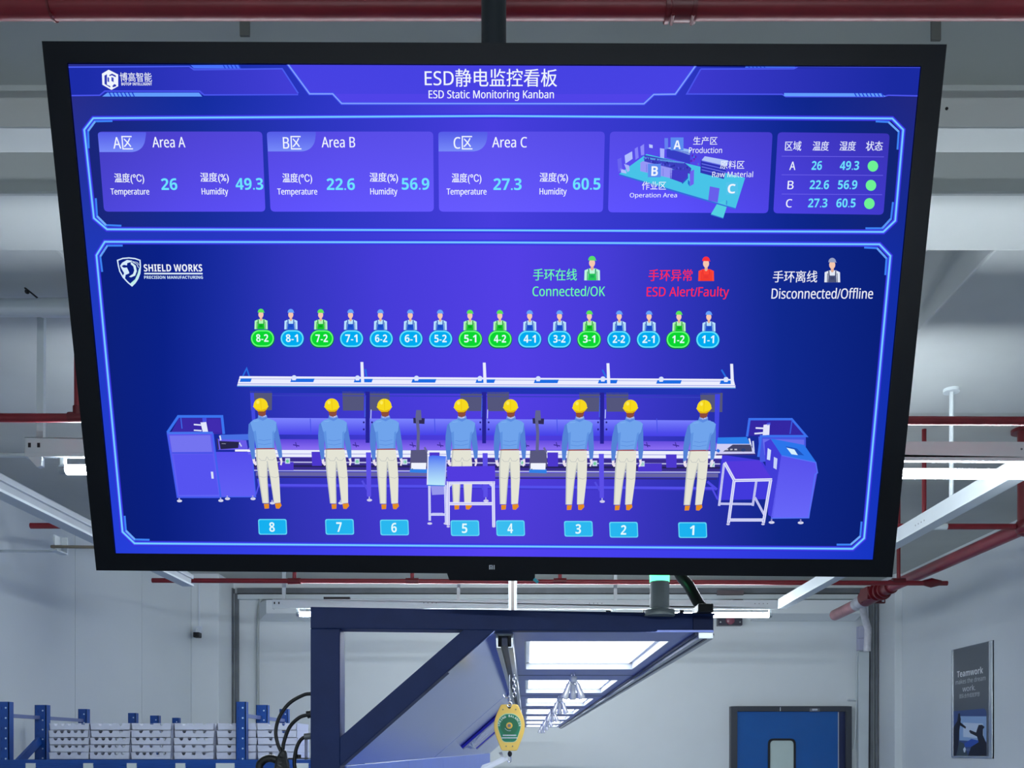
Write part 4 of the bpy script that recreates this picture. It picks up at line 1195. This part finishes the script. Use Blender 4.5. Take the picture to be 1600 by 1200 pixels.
mb = MB().box((xs, YN, zb), (XR, YFAR, zt), mat('poster_sheet', (92, 98, 106), .35)); sheet = mb.build('sheet', o)
mb = MB().box((xs - .006, YFAR - .03, zb), (XR, YFAR, zt), SILV); mb.box((xs - .006, YN, zb), (XR, YN + .055, zt), SILV)
mb.box((xs - .005, YN, zb), (XR, YFAR, zb + .018), SILV); mb.box((xs - .004, YN, zt - .006), (XR, YFAR, zt), SILV)
mb.build('frame', o, bevel=.003)


def ink(mb, pts, col, d):
    mb.face([PP(u, v, d) for u, v in pts], INK, [edge(col)] * len(pts))


mb = MB()
arch = [(.045, .06), (.86, .06)] + [(.86, .42)] + [(.86 - .07 + .07 * math.cos(t), .385 + .045 * math.sin(t)) for t in (0, .4, .8, 1.2, PI / 2)] + [(.045, .43)]
arch = [(.045, .02), (.86, .02), (.86, .385)] + arch[3:8] + [(.045, .43)]
ink(mb, arch, (60, 84, 140), .0004)
ink(mb, [(.2, .16), (.86, .14), (.86, .36), (.2, .38)], (150, 182, 224), .0007)
ink(mb, [(.3, .19), (.8, .17), (.78, .3), (.3, .32)], (206, 222, 244), .0009)
ink(mb, [(.2, .1), (.5, .17), (.86, .14), (.86, .1)], (44, 84, 180), .001)
ink(mb, [(.045, .02), (.16, .02), (.2, .25), (.24, .35), (.21, .41), (.17, .4), (.15, .34), (.045, .28)], (14, 18, 40), .0013)
ink(mb, [(.18, .34), (.24, .32), (.37, .28), (.36, .262), (.22, .295)], (14, 18, 40), .0013)
ink(mb, [(.42, .02), (.86, .02), (.86, .13), (.78, .2), (.78, .25), (.82, .27), (.76, .29), (.68, .29), (.64, .25), (.62, .225), (.47, .25), (.45, .24), (.48, .22), (.64, .19), (.68, .14), (.5, .1)], (16, 20, 40), .0016)
ink(mb, [(.12, .02), (.42, .02), (.32, .13), (.2, .15)], (66, 82, 92), .0018)
ink(mb, [(.3, .08), (.34, .1), (.37, .08), (.35, .05), (.32, .05)], (214, 222, 236), .002)
mb.build('photograph', sheet, label='dark photograph of two silhouetted figures reaching out')


def sheet_text(mb, t, u0, u1, v0, v1, col, bold=0.0):
    v, f, _ = glyphs(t, bold); n = len(mb.v); i = mb.mi(INK)
    if mb.c is None: mb.c = []
    mb.c += [(0, 0, 0, 1)] * (n - len(mb.c))
    for a, b in v:
        mb.v.append(PP(u0 + (u1 - u0) * a, v0 + (v1 - v0) * b, .0006)); mb.c.append(edge(col))
    for q in f: mb.f.append(tuple(n + j for j in q)); mb.m.append(i)


mb = MB()
sheet_text(mb, 'Teamwork', .14, .78, .735, .795, (236, 238, 240), .03)
sheet_text(mb, 'makes the dream', .1, .84, .672, .715, (206, 210, 214))
sheet_text(mb, 'work.', .28, .6, .598, .65, (226, 228, 232), .01)
sheet_text(mb, '团队合作成就梦想', .2, .7, .54, .58, (206, 210, 214))
mb.build('lettering', sheet, label='white lettering Teamwork makes the dream work')
mb = MB(); sheet_text(mb, 'SHIELD WORKS', .38, .56, .065, .085, (150, 160, 190)); mb.build('small_mark', sheet)

# ------------------------------------------------------------------ workbench canopy
HB = .2175                                         # canopy underside above eye height
YA, YZ, PIT = 1.6, 8.45, .985
XLP, XRP = -.055, .346
cn = thing('workbench_canopy', 'long navy steel canopy with lit ceiling panels over the workbench line', 'canopy', (-.33, 1.58, 0))
# front frame: slightly skewed to the line
FL, FR = 1.57, 1.64
yy = lambda px: FL + (FR - FL) * (px - 485) / 630
def fp(px, py): return at(px, py, yy(px))
def quadprism(mb, q, m, dy=.045): mb.hull([fp(*p) for p in q], [fp(*p) + Vector((0, dy, 0)) for p in q], m)
mb = MB(); quadprism(mb, [(485, 948), (1083, 958), (1083, 988), (531, 982), (485, 982)], NAVY); fb = mb.build('front_beam', cn, bevel=.0015)
mb = MB(); quadprism(mb, [(1083, 957), (1115, 960), (1115, 988.5), (1083, 988)], mat('navy_joint', (20, 36, 80), .5, spec=.22)); mb.box((fp(1085, 0).x, 1.6, H(.25)), (fp(1108, 0).x, 1.66, fp(1090, 948).z), BLACKP); mb.build('corner_joint', cn, bevel=.002)
a, b = fp(485, 982), fp(531, 982)
mb = MB().hull([(a.x, a.y, 0), (b.x, b.y, 0), (b.x, b.y + .045, 0), (a.x, a.y + .045, 0)], [a, b, b + Vector((0, .045, 0)), a + Vector((0, .045, 0))], NAVY); mb.build('post', cn, bevel=.0015)
mb = MB(); quadprism(mb, [(725, 983), (772, 984.5), (531, 1197), (531, 1152)], NAVY); mb.build('diagonal_brace', cn, bevel=.0012)
# slanted glossy side panel
pa, pb = Vector((-.056, 0, H(HB))), Vector((-.3365, 0, H(-.028)))
n = (pb - pa).normalized(); nn = Vector((n.z, 0, -n.x)) * .004
segs = [(YA + .01, 3.22), (3.236, 4.85), (4.854, 6.5), (6.504, YZ - .15)]
for k, (ya, yb) in enumerate(segs):
    q = [Vector((p.x, y_, p.z)) for p, y_ in ((pa, ya), (pb, ya), (pb, yb), (pa, yb))]
    mb = MB().hull(q, [p + nn for p in q], NAVYP); mb.build('side_panel', cn)
for k, (ya, yb) in enumerate(((YA + .06, 2.55), (2.554, 3.6), (3.604, 4.8), (4.804, 6.4), (6.404, YZ - .2))):
    MB().box((-.345, ya, .02), (-.337, yb, H(-.03)), BLUEB).build('back_board', cn)
# underside plate with openings for the lit panels
mb = MB(); z0, z1 = H(HB), H(HB) + .004
hx0, hx1 = -.003, .288
ys = [YA + .03]
for k in range(7): ys += [1.765 + PIT * k, 1.765 + PIT * k + .615]
ys += [YZ]
for k in range(0, len(ys), 2): mb.box((XLP, ys[k], z0), (XRP, ys[k + 1], z1), UNDER)
for k in range(7):
    mb.box((XLP, ys[1 + 2 * k], z0), (hx0, ys[2 + 2 * k], z1), UNDER); mb.box((hx1, ys[1 + 2 * k], z0), (XRP, ys[2 + 2 * k], z1), UNDER)
mb.build('underside', cn)
for k in range(1, 7): MB().box((XLP, 1.765 + PIT * k - .185, z0 - .0008), (XRP, 1.765 + PIT * k - .181, z0 + .001), ALUD).build('seam_strip', cn)
MB().box((XLP, YA + .02, H(HB) + .03), (XRP, YZ, H(HB) + .034), NAVY).build('top_cover', cn)
for k in range(7):
    ya = 1.765 + PIT * k; yb = ya + .615
    mb = MB(); t = .012; zr = z0 + .02
    for (a, b) in (((hx0, ya), (hx0 + .003, yb)), ((hx1 - .003, ya), (hx1, yb)), ((hx0, ya), (hx1, ya + .003)), ((hx0, yb - .003), (hx1, yb))):
        mb.box((a[0], a[1], z0), (b[0], b[1], zr), WHITEP)
    for (a, b) in (((hx0, ya), (hx0 + t, yb)), ((hx1 - t, ya), (hx1, yb)), ((hx0, ya), (hx1, ya + t)), ((hx0, yb - t), (hx1, yb))):
        mb.box((a[0], a[1], zr - .003), (b[0], b[1], zr), WHITEP)
    lp = mb.build('light_panel', cn)
    MB().box((hx0 + t, ya + t, zr - .004), (hx1 - t, yb - t, zr - .001), LEDP).build('diffuser', lp)
# right edge profile with slots
mb = MB().box((.318, YA + .03, H(HB) - .012), (.346, YZ, H(HB)), ALU); er = mb.build('edge_profile', cn, bevel=.001)
mb = MB().box((.3285, YA + .03, H(HB) - .0135), (.3335, YZ, H(HB) - .0118), ALUD); mb.box((.345, YA + .03, H(HB) - .006), (.3468, YZ, H(HB) - .002), ALUD); mb.box((.312, YA + .03, H(HB) - .006), (.318, YZ, H(HB)), ALUD); mb.build('profile_slot', er)
# hanging C rail
mb = MB(); zr = H(HB)
mb.box((-.056, YA + .05, zr - .026), (-.052, YZ, zr), ALU); mb.box((-.028, YA + .05, zr - .026), (-.024, YZ, zr), ALU); mb.box((-.056, YA + .05, zr - .004), (-.024, YZ, zr), ALU)
mb.box((-.056, YA + .05, zr - .027), (-.046, YZ, zr - .024), ALU); mb.box((-.034, YA + .05, zr - .027), (-.024, YZ, zr - .024), ALU)
tr = mb.build('tool_rail', cn, bevel=.0008)
mb = MB()
mb.box((-.0455, YA + .05, zr - .0225), (-.0345, YZ, zr - .005), ALUD); mb.build('rail_channel', tr)
# back posts so the far end stands
MB().box((-.385, YZ - .25, 0), (-.346, YZ - .2, H(HB) + .03), NAVY).build('rear_post', cn)
MB().box((-.385, YZ - .05, H(HB) + .005), (XRP, YZ, H(HB) + .03), NAVY).build('rear_beam', cn)
# bits on the front beam
for px, wd, hh in ((951, 8, 5), (1066, 6, 6), (1008, 5, 6)):
    p = fp(px, 957); MB().box((p.x - wd * .0006, p.y + .005, H(.25)), (p.x + wd * .0006, p.y + .03, p.z + hh * .0009), BLACKP).build('cable_clip', cn)
# hanger strut above the canopy
p = at(801, 0, 3.4)
o = thing('canopy_hanger', 'white steel strut rising from the canopy to the ceiling below the television', 'strut', (p.x, 3.4, H(HB) + .034))
mb = MB().box((p.x - .016, 3.4, H(HB) + .034), (p.x - .006, 3.43, H(HC)), WHITEM); mb.box((p.x + .006, 3.4, H(HB) + .034), (p.x + .016, 3.43, H(HC)), WHITEM); mb.box((p.x - .016, 3.405, H(HB) + .034), (p.x + .016, 3.43, H(HC)), mat('strut_brown', (140, 130, 124), .5))
mb.build('strut', o)
MB().box((p.x - .03, 3.38, H(HB) + .034), (p.x + .03, 3.45, H(HB) + .04), WHITEM).build('foot_plate', o)

# signal light on the beam
p = at(1030.5, 957, 1.625); zt = H(.2525)
o = thing('signal_tower', 'grey signal tower with a lit green ring on the canopy beam', 'signal light', (p.x, 1.625, zt - .002))
mb = MB().tube([(p.x, 1.625, zt - .006), (p.x, 1.625, zt + .004), (p.x, 1.625, zt + .007)], [.028, .028, .021], mat('tower_base', (140, 150, 152), .4), n=24); mb.build('base', o, smooth=True)
z2 = at(0, 905, 1.6).z; z3 = at(0, 897, 1.6).z
MB().tube([(p.x, 1.625, zt + .005), (p.x, 1.625, z2 - .0005)], .0178, mat('tower_grey', (168, 176, 178), .4, .1), n=24).build('body', o, smooth=True)
MB().tube([(p.x, 1.625, z2 - .0005), (p.x, 1.625, z3 + .012)], .0182, GREENL, n=24).build('green_lens', o, smooth=True)
MB().tube([(p.x, 1.625, z3 + .012), (p.x, 1.625, z3 + .03), (p.x, 1.625, z3 + .034)], [.018, .018, .012], MATS['tower_grey'], n=24).build('cap', o, smooth=True)
# black arm rising from the beam's corner behind the television
pts = spline([at(1104, 955, 1.65), at(1092, 943, 1.65), at(1076, 915, 1.66), at(1062, 897, 1.675), at(1040, 850, 1.69), at(960, 760, 1.69), (.06, 1.66, H(.52)), (-.01, 1.58, H(.60)), (-.03, 1.49, H(.66))])
mb = MB().tube(pts, .0105, BLACK, n=14)
o = tag(mb.build('flexible_conduit', smooth=True), 'black conduit curving up from the right end of the canopy beam behind the television', 'conduit')

# spring balancer hanging from the rail
YBAL = 2.2; p = at(796, 1137, YBAL); cx, cz = p.x, p.z
bal = thing('spring_balancer', 'yellow spring balancer with green label hanging on a chrome hook', 'spring balancer', (cx, YBAL, cz))
k = YBAL / F
out = [(-13, 36), (13, 36), (24, 12), (24, -6), (12, -36), (-12, -36), (-24, -6), (-24, 12)]
q = rnd([(a, b) for a, b in out], [3, 3, 14, 12, 3, 3, 12, 14], 5)
mb = MB().prism([(cx + a * k, YBAL - .012, cz + b * k) for a, b in q], (0, .012, 0), YEL); body = mb.build('case', bal, bevel=.0015)
mb = MB().prism([(cx + a * k * .97, YBAL, cz + b * k * .98) for a, b in q], (0, .018, 0), mat('balancer_back', (120, 88, 40), .45)); mb.build('rear_case', bal, bevel=.0015)
lab = rnd([(-19, 2), (-17, 14), (-8, 22), (8, 22), (17, 14), (19, 2), (10.5, -23), (-10.5, -23)], 6, 4)
mb = MB()
yb = YBAL - .0124
mb.face([(cx + a * k, yb, cz + b * k) for a, b in lab], INK, [edge((190, 226, 190))] * len(lab))
mb.face([(cx + a * k * .955, yb - .0003, cz + (b - .2) * k * .955) for a, b in lab], INK, [edge((10, 132, 92))] * len(lab))
d_ = ell(0, 2.5, 13.5, 15, 24); mb.face([(cx + a * k, yb - .0005, cz + b * k) for a, b in d_], INK, [edge((20, 112, 70))] * len(d_))
labo = None
for j, ch in enumerate('SPRING BALANCER'):
    if ch == ' ': continue
    ang = math.radians(174 - j * 168 / 14); v, f, asp = glyphs(ch, .02); nn_ = len(mb.v); i = mb.mi(INK)
    mb.c += [(0, 0, 0, 1)] * (nn_ - len(mb.c))
    ux, uz = math.sin(ang), -math.cos(ang); wx, wz = math.cos(ang), math.sin(ang)
    sx = 3.4 * min(asp, .85); sy = 3.4
    for a, b in v:
        A = (a - .5) * sx; B = 14.8 + b * sy
        mb.v.append((cx + (ux * A + wx * B) * k, yb - .0007, cz + (uz * A + wz * B + 1.5) * k)); mb.c.append(edge((226, 244, 226)))
    for qf in f: mb.f.append(tuple(nn_ + t for t in qf)); mb.m.append(i)
mb.build('label', bal, label='green label lettered SPRING BALANCER')
mb = MB()
for rows, z_, wd in ((1, -12, 10), (2, -16, 12)):
    x = -wd
    while x < wd:
        l = random.uniform(.7, 1.5); mb.box((cx + x * k, yb - .0012, cz + (z_ - .9) * k), (cx + (x + l) * k, yb - .0002, cz + (z_ + .9) * k), WHITEP); x += l + .35
mb.build('fine_print', bal, label='two lines of white fine print')
mb = MB().tube([(cx, YBAL - .011, cz + 3 * k), (cx, YBAL - .0145, cz + 3 * k)], 5 * k, mat('hub_yellow', (236, 190, 70), .4), n=20); mb.tube([(cx, YBAL - .014, cz + 3 * k), (cx, YBAL - .017, cz + 3 * k)], 2.6 * k, GREYM, n=14); mb.build('hub', bal, smooth=True)
mb = MB().tube(arc((cx, yb - .001, cz + 2.5 * k), 7.6 * k, PI * 1.15, PI * 1.6, 8, (1, 0, 0), (0, 0, 1)), .0005, WHITEP, n=6); mb.build('dial_arc', bal)
for sx, sz in ((-10, 28), (10, 28), (-5, -29), (5, -29)): MB().tube([(cx + sx * k, YBAL - .011, cz + sz * k), (cx + sx * k, YBAL - .0135, cz + sz * k)], .0016, GREYM, n=8).build('rivet', bal, smooth=True)
mb = MB().tube([(cx, YBAL - .0125, cz + 32 * k), (cx, YBAL - .011, cz + 32 * k)], 2.6 * k, BLACKP, n=14); mb.build('eyelet', bal, smooth=True)
zt = cz + 33 * k
mb = MB().tube(arc((cx, YBAL - .012, zt + .005), .006, -PI * .9, PI * .6, 12, (1, 0, 0), (0, 0, 1)) + [(cx + .004, YBAL - .006, zt + .018)], .0016, CHROME, n=10)
mb.tube([(cx, YBAL - .004, zt + .012), (cx, YBAL - .004, zt + .024)], .0034, CHROME); mb.tube(arc((cx - .008, YBAL - .004, zt + .03), .008, PI, 2 * PI, 8, (1, 0, 0), (0, 0, 1)) + [(cx, YBAL - .004, H(HB) - .03)], .0018, CHROME, n=10)
mb.build('top_hook', bal, smooth=True)
mb = MB(); zz = zt + .03
j = 0
while zz < H(HB) - .024:
    a = (0, 1, 0) if j % 2 else (1, 0, 0)
    mb.tube(arc((cx + .012, YBAL, zz), .004, 0, 2 * PI, 10, a, (0, 0, 1.6)), .001, CHROME, n=6, cap=False); zz += .0095; j += 1
mb.build('safety_chain', bal, smooth=True)
mb = MB().tube([(cx, YBAL - .002, cz - 36 * k), (cx, YBAL - .002, cz - 38 * k)], .002, CHROME); mb.ball((cx + .001, YBAL - .002, cz - 41 * k), .0062, BLACKP, (.9, .9, 1.2)); mb.build('cord_stop', bal, smooth=True)
mb = MB().tube(spline([(cx + .002, YBAL - .002, cz - 44 * k), (cx + .004, YBAL - .002, cz - 47 * k), (cx + .004, YBAL - .002, cz - 52 * k), (cx + .0, YBAL - .002, cz - 54 * k), (cx - .004, YBAL - .002, cz - 51 * k)]), .0018, CHROME, n=8); mb.build('snap_hook', bal, smooth=True)
# torn white tape hanging below
pts = [(cx + .0, -55), (-3, -56), (-9, -47), (-13, -48), (-8, -53), (-14, -58), (-30, -62), (-40, -70), (-30, -70), (-12, -64), (-4, -62)]
pl = [(cx + a * k - .003, YBAL + (b + 50) * k * .9 + .003 * math.sin(i), cz + (b + 8) * k) for i, (a, b) in enumerate([(-1, -53), (-6, -55), (-10, -46), (-15, -47), (-11, -54), (-22, -60), (-40, -66), (-44, -74), (-24, -70), (-8, -62), (0, -58)])]
mb = MB().prism(pl, (0, .002, 0), WHITEP)
tag(mb.build('white_tape'), 'crumpled white tape strip hanging from the balancer hook', 'tape')

# air couplers hanging between the lit panels
def coupler():
    o = thing('air_coupler', 'x', 'air coupler', (.132, 2.48, H(HB)), 'air couplers under the canopy')
    c = Vector((.132, 2.48, H(HB)))
    mb = MB().tube([c + Vector((-.004, 0, 0)), c + Vector((-.004, 0, -.014))], .0025, CHROME).tube([c + Vector((.004, 0, 0)), c + Vector((.004, 0, -.014))], .0025, CHROME); mb.build('stem', o, smooth=True)
    mb = MB().tube([c + Vector((0, 0, -.01)), c + Vector((0, 0, -.012)), c + Vector((0, 0, -.026)), c + Vector((0, 0, -.03))], [.006, .0115, .0115, .006], WHITEP, n=18); mb.build('manifold', o, smooth=True)
    for sx, sy in ((-1, -.2), (1, -.2), (0, .9)):
        a = c + Vector((sx * .009, sy * .009, -.026)); d = Vector((sx * .34, sy * .34, -1)).normalized()
        mb = MB().tube([a, a + d * .006, a + d * .008, a + d * .03, a + d * .046, a + d * .05], [.005, .005, .0075, .0082, .0105, .0085], mat('coupler_silver', (244, 246, 250), .25, .3), n=14)
        mb.build('socket', o, smooth=True)
    return o


c0 = coupler()
names = ['nearest', 'second', 'third', 'fourth', 'fifth', 'farthest']
for k in range(6):
    o = c0 if k == 0 else copy_tree(c0)
    o.location = (.132, 2.48 + PIT * k, H(HB))
    o['label'] = '%s chrome three-way air coupler hanging between the lit panels under the canopy' % names[k]

# blue-edged clear sleeve stuck on the slanted panel
dv = (pb - pa).normalized()
def sp(t, y_, off=0):      # t along the slope from the top, y depth
    p = pa + dv * t; L = (pb - pa).length
    return Vector((p.x, y_, p.z)) - Vector((nn.x, 0, nn.z)).normalized() * (-off if nn.x > 0 else off)
# camera side is the side whose normal points to +x/-z
nrm = Vector((-n.z, 0, n.x)); nrm = nrm if nrm.dot(Vector((0, 0, CZ)) - pa) > 0 else -nrm
def sq(t, y_, off): p = pa + dv * t; return Vector((p.x, y_, p.z)) + nrm * off
o = thing('plastic_sleeve', 'clear plastic sleeve with blue edges on the slanted canopy panel behind the balancer', 'sleeve', tuple(sq(.25, 4.2, .004)))
SLB = mat('sleeve_blue', (40, 40, 200), .25); SLC = mat('sleeve_clear', (150, 150, 236), .12, noise=.15, nscale=20, bump=.3)
mb = MB()
for (ya, yb, m_, ho) in ((3.85, 3.97, SLB, .012), (3.97, 4.45, SLC, .008), (4.45, 4.5, WHITEP, .01), (4.5, 4.92, SLC, .008), (4.92, 5.08, SLB, .012)):
    q = [sq(.04, ya, .002), sq(.305, ya, .002), sq(.312, yb, .002), sq(.04, yb, .002)]
    mb.hull(q, [p + nrm * ho for p in q], m_)
mb.build('sleeve', o, bevel=.002)
for k_ in range(5):
    a = sq(.2 + k_ * .02, 3.98 + .05 * math.sin(k_ * 2.1), .011); b = sq(.3, 4.1 + .16 * k_, .011); MB().tube([a, b], .004, WHITEP, n=6).build('crease', o)

# black hoses left of the post
def hose(pts, r, label, group='air hoses at the post'):
    mb = MB().tube(spline(pts), r, BLACK, n=12); return tag(mb.build('air_hose', smooth=True), label, 'hose', group)
Y = 1.6
hose([at(486, 1084, Y), at(474, 1086, Y), at(452, 1099, Y), at(437, 1120, Y), at(431, 1142, Y), at(434, 1162, Y), at(441, 1178, Y), at(450, 1200, Y), at(452, 1290, Y)], .0034, 'topmost black air hose arching left from the navy post')
h2 = hose([at(481, 1117, Y), at(468, 1121, Y), at(454, 1134, Y), at(446, 1152, Y), at(442, 1172, Y), at(446, 1200, Y), at(448, 1290, Y)], .0034, 'middle black air hose arching left from a post fitting')
MB().tube([at(487, 1115, Y), at(480, 1117, Y)], .007, BLACKP).build('fitting', h2, smooth=True)
h3 = hose([at(478, 1151, Y), at(470, 1156, Y), at(463, 1170, Y), at(460, 1190, Y), at(461, 1210, Y), at(460, 1290, Y)], .0034, 'lowest black air hose bending down beside the navy post')
MB().tube([at(486, 1150, Y), at(476, 1151, Y)], .006, GREYM).build('fitting', h3, smooth=True)
mb = MB().tube(spline([at(404, 1290, Y), at(405, 1205, Y), at(409, 1191, Y), at(420, 1185, Y), at(432, 1188, Y), at(438, 1200, Y), at(440, 1290, Y)]), .007, BLACK, n=12)
tag(mb.build('cable_loop', smooth=True), 'thick black cable loop left of the black pouch', 'cable')
q = [(442, 1170), (448, 1173), (450, 1190), (458, 1215), (458, 1290), (424, 1290), (425, 1215), (431, 1186), (437, 1174)]
mb = MB().hull([at(a, b, Y - .012) for a, b in q], [at(a, b, Y + .02) for a, b in q], mat('black_pouch', (18, 20, 26), .3, noise=.3, nscale=30, bump=.5))
tag(mb.build('cable_pouch', bevel=.006), 'black glossy pouch gathering the hoses left of the navy post', 'pouch')
mb = MB().box(at(476, 1187, Y), at(481, 1152, Y + .02), BLACKP); mb.box(at(450, 1186, Y), at(486, 1184, Y + .02), BLACKP); mb.tube([at(467, 1184, Y + .01), at(467, 1179, Y + .01)], .004, BLACKP)
tag(mb.build('valve_bracket', bevel=.0006), 'slim black bracket at the left of the navy post below the hoses', 'bracket')

# ------------------------------------------------------------------ storage racks at lower left
def upright(mb, x, y_, wd, z1, face=1):
    mb.box((x - wd / 2, y_, 0), (x + wd / 2, y_ + .004, z1), RACKB); mb.box((x - wd / 2, y_, 0), (x - wd / 2 + .004, y_ + .05, z1), RACKB); mb.box((x + wd / 2 - .004, y_, 0), (x + wd / 2, y_ + .05, z1), RACKB)
    zz = z1 - .03 * 1.2
    while zz > z1 - .45:
        mb.tube([(x + wd * .2, y_ - .0008, zz), (x + wd * .2, y_ + .001, zz)], .0055, HOLE, n=8)
        mb.box((x - wd * .24, y_ - .0006, zz - .012), (x - wd * .2, y_ + .001, zz + .006), mat('rack_slot', (10, 34, 96), .5)); zz -= .06


rk = thing('storage_rack', 'blue steel storage rack loaded with white trays at lower left', 'rack', (-2.4, 5.5, 0))
XA, XB = -3.075, -1.68
zsh = H((CY - 1187) / F * 5.2)
YU = (5.2, 5.57, 6.12)
ztop = H(.285)
for x in (XA, XB):
    for i, y_ in enumerate(YU):
        mb = MB(); upright(mb, x + (.0 if i != 1 else .012), y_, .058 if i != 1 else .072, ztop); mb.build('upright', rk)
    mb = MB().bar((x, YU[0] + .03, H(.205)), (x, YU[2] + .02, H(.205)), .02, .022, mat('tie_bar_grey', (112, 124, 168), .4, .4)); mb.build('tie_bar', rk)
    s_ = 1 if x == XA else -1
    mb = MB()
    if s_ > 0: mb.bar((x + .01, YU[1] - .01, H(.06)), (x - .01, YU[0] + .06, H(-.14)), .02, .05, RACKB)
    else: mb.bar((x, YU[0] + .04, zsh - .1), (x, YU[1] + .01, zsh - .4), .02, .05, RACKB)
    mb.build('brace', rk)
    mb = MB().bar((x, YU[1] + .04, H(.02)), (x, YU[2], H(-.16)), .012, .03, RACKB); mb.build('brace', rk)
    MB().bar((x, YU[0] + .03, .1), (x, YU[2] + .02, .1), .02, .022, RACKB).build('tie_bar', rk)
zsh = H((CY - 1187) / F * 5.2)
BX0, BX1 = XA - .2, at(484, 0, 5.2).x + .15
for y_ in (5.2 - .006, 6.12):
    mb = MB().box((BX0, y_, zsh - .09), (BX1, y_ + .045, zsh), RACKB)
    if y_ < 6:
        for q in (-.03, -.055): mb.box((BX0, y_ - .003, zsh + q - .005), (BX1, y_ + .001, zsh + q + .005), RACKB)
    mb.build('shelf_beam', rk, bevel=.003)
MB().box((BX0, 5.23, zsh - .02), (BX1, 6.13, zsh - .004), RACKB).build('shelf_deck', rk)
for z_ in (.35, .95):
    MB().box((BX0, 5.2, z_ - .08), (BX1, 6.13, z_), RACKB).build('shelf_beam', rk, bevel=.003)
CARD = mat('label_card', (214, 222, 220), .4)
for px, w_ in ((48, 15), (138, 15), (206, 15), (282, 15), (352, 29), (470, 24)):
    a, b = at(px - w_ / 2, 1206, 5.19), at(px + w_ / 2, 1192.5, 5.19); MB().box((a.x, 5.186, a.z - .02), (b.x, 5.1945, b.z), CARD).build('label_card', rk, label='pale card on the shelf beam')
# second rack behind, only its upright tops show
rk2 = thing('storage_rack', 'second blue rack farther back whose upright tops show over the trays', 'rack', (-2.9, 7.3, 0))
for px, pt, w_, y_ in ((206, 1114, 12, 6.9), (241, 1118, 13, 7.3), (274, 1121.5, 10, 7.75)):
    p = at(px, pt, y_); mb = MB(); upright(mb, p.x, y_, w_ / F * y_, p.z); mb.build('upright', rk2)
MB().box((-3.2, 6.9, .9), (-2.0, 7.8, .98), RACKB).build('shelf_beam', rk2)
MB().bar((-2.1, 6.92, 0), (-2.1, 6.92, .95), .05, .05, RACKB).bar((-2.1, 7.7, 0), (-2.1, 7.7, .95), .05, .05, RACKB).build('upright', rk2)


# trays
def tray_mesh(wd, dp, ht, notch):
    mb = MB(); t = .003
    cols = [-wd / 2 + wd * (i + 1) / (notch + 1) for i in range(notch)]
    def wall(y_):
        pts = [(-wd / 2 + .004, 0), (wd / 2 - .004, 0), (wd / 2, ht)]
        for c in reversed(cols):
            pts += [(c + .011, ht)] + [(c + .011 * math.cos(a), ht - .012 * math.sin(a) - .005) for a in (.2, .8, PI / 2, PI - .8, PI - .2)] + [(c - .011, ht)]
        pts += [(-wd / 2, ht)]
        mb.prism([(a, y_, b) for a, b in pts], (0, t, 0), TRAYM)
    wall(0); wall(dp - t)
    for s_ in (-1, 1): mb.hull([(s_ * (wd / 2 - .004), 0, 0), (s_ * (wd / 2 - .004 - t), 0, 0), (s_ * (wd / 2 - .004 - t), dp, 0), (s_ * (wd / 2 - .004), dp, 0)], [(s_ * wd / 2, 0, ht), (s_ * (wd / 2 - t), 0, ht), (s_ * (wd / 2 - t), dp, ht), (s_ * wd / 2, dp, ht)], TRAYM)
    mb.box((-wd / 2 + .004, 0, 0), (wd / 2 - .004, dp, .003), TRAYM)
    if True: mb.box((-wd / 2, -.002, ht - .004), (wd / 2, .0, ht - .0025), TRAYM)
    return mb


lv = ['bottom', 'second from bottom', 'middle', 'second from top', 'top']
stk = ['next to', 'second from', 'third from', 'fourth from', 'fifth from', 'sixth from']
proto = {}
def tray(n_):
    if n_ not in proto:
        o = tray_mesh(.243, .28, .0425, n_).build('storage_tray'); proto[n_] = o; return o
    o = proto[n_].copy(); COL.objects.link(o); return o
random.seed(11)
xs_ = [107, 171, 236, 302, 369, 433]
pat = [[3, 5, 5, 5, 5], [5, 5, 5, 3, 3], [5, 3, 5, 3, 3], [3, 3, 4, 3, 3], [2, 2, 2, 2, 2], [2, 2, 2, 2, 2]]
for i, px in enumerate(xs_):
    for j in range(5):
        o = tray(pat[i][j]); yy_ = 5.27 + random.uniform(0, .015) + (0 if i < 5 else .0)
        x = at(px, 0, 5.27).x + random.uniform(-.001, .001)
        if i >= 4: x = at([0, 0, 0, 0, 369, 433][i], 0, 5.27).x + random.uniform(-.003, .003)
        o.location = (x, yy_, zsh + .0005 + j * .0436)
        tag(o, 'white storage tray, %s in the stack %s the left braced rack upright' % (lv[j], stk[i]), 'tray', 'white trays on the rack')
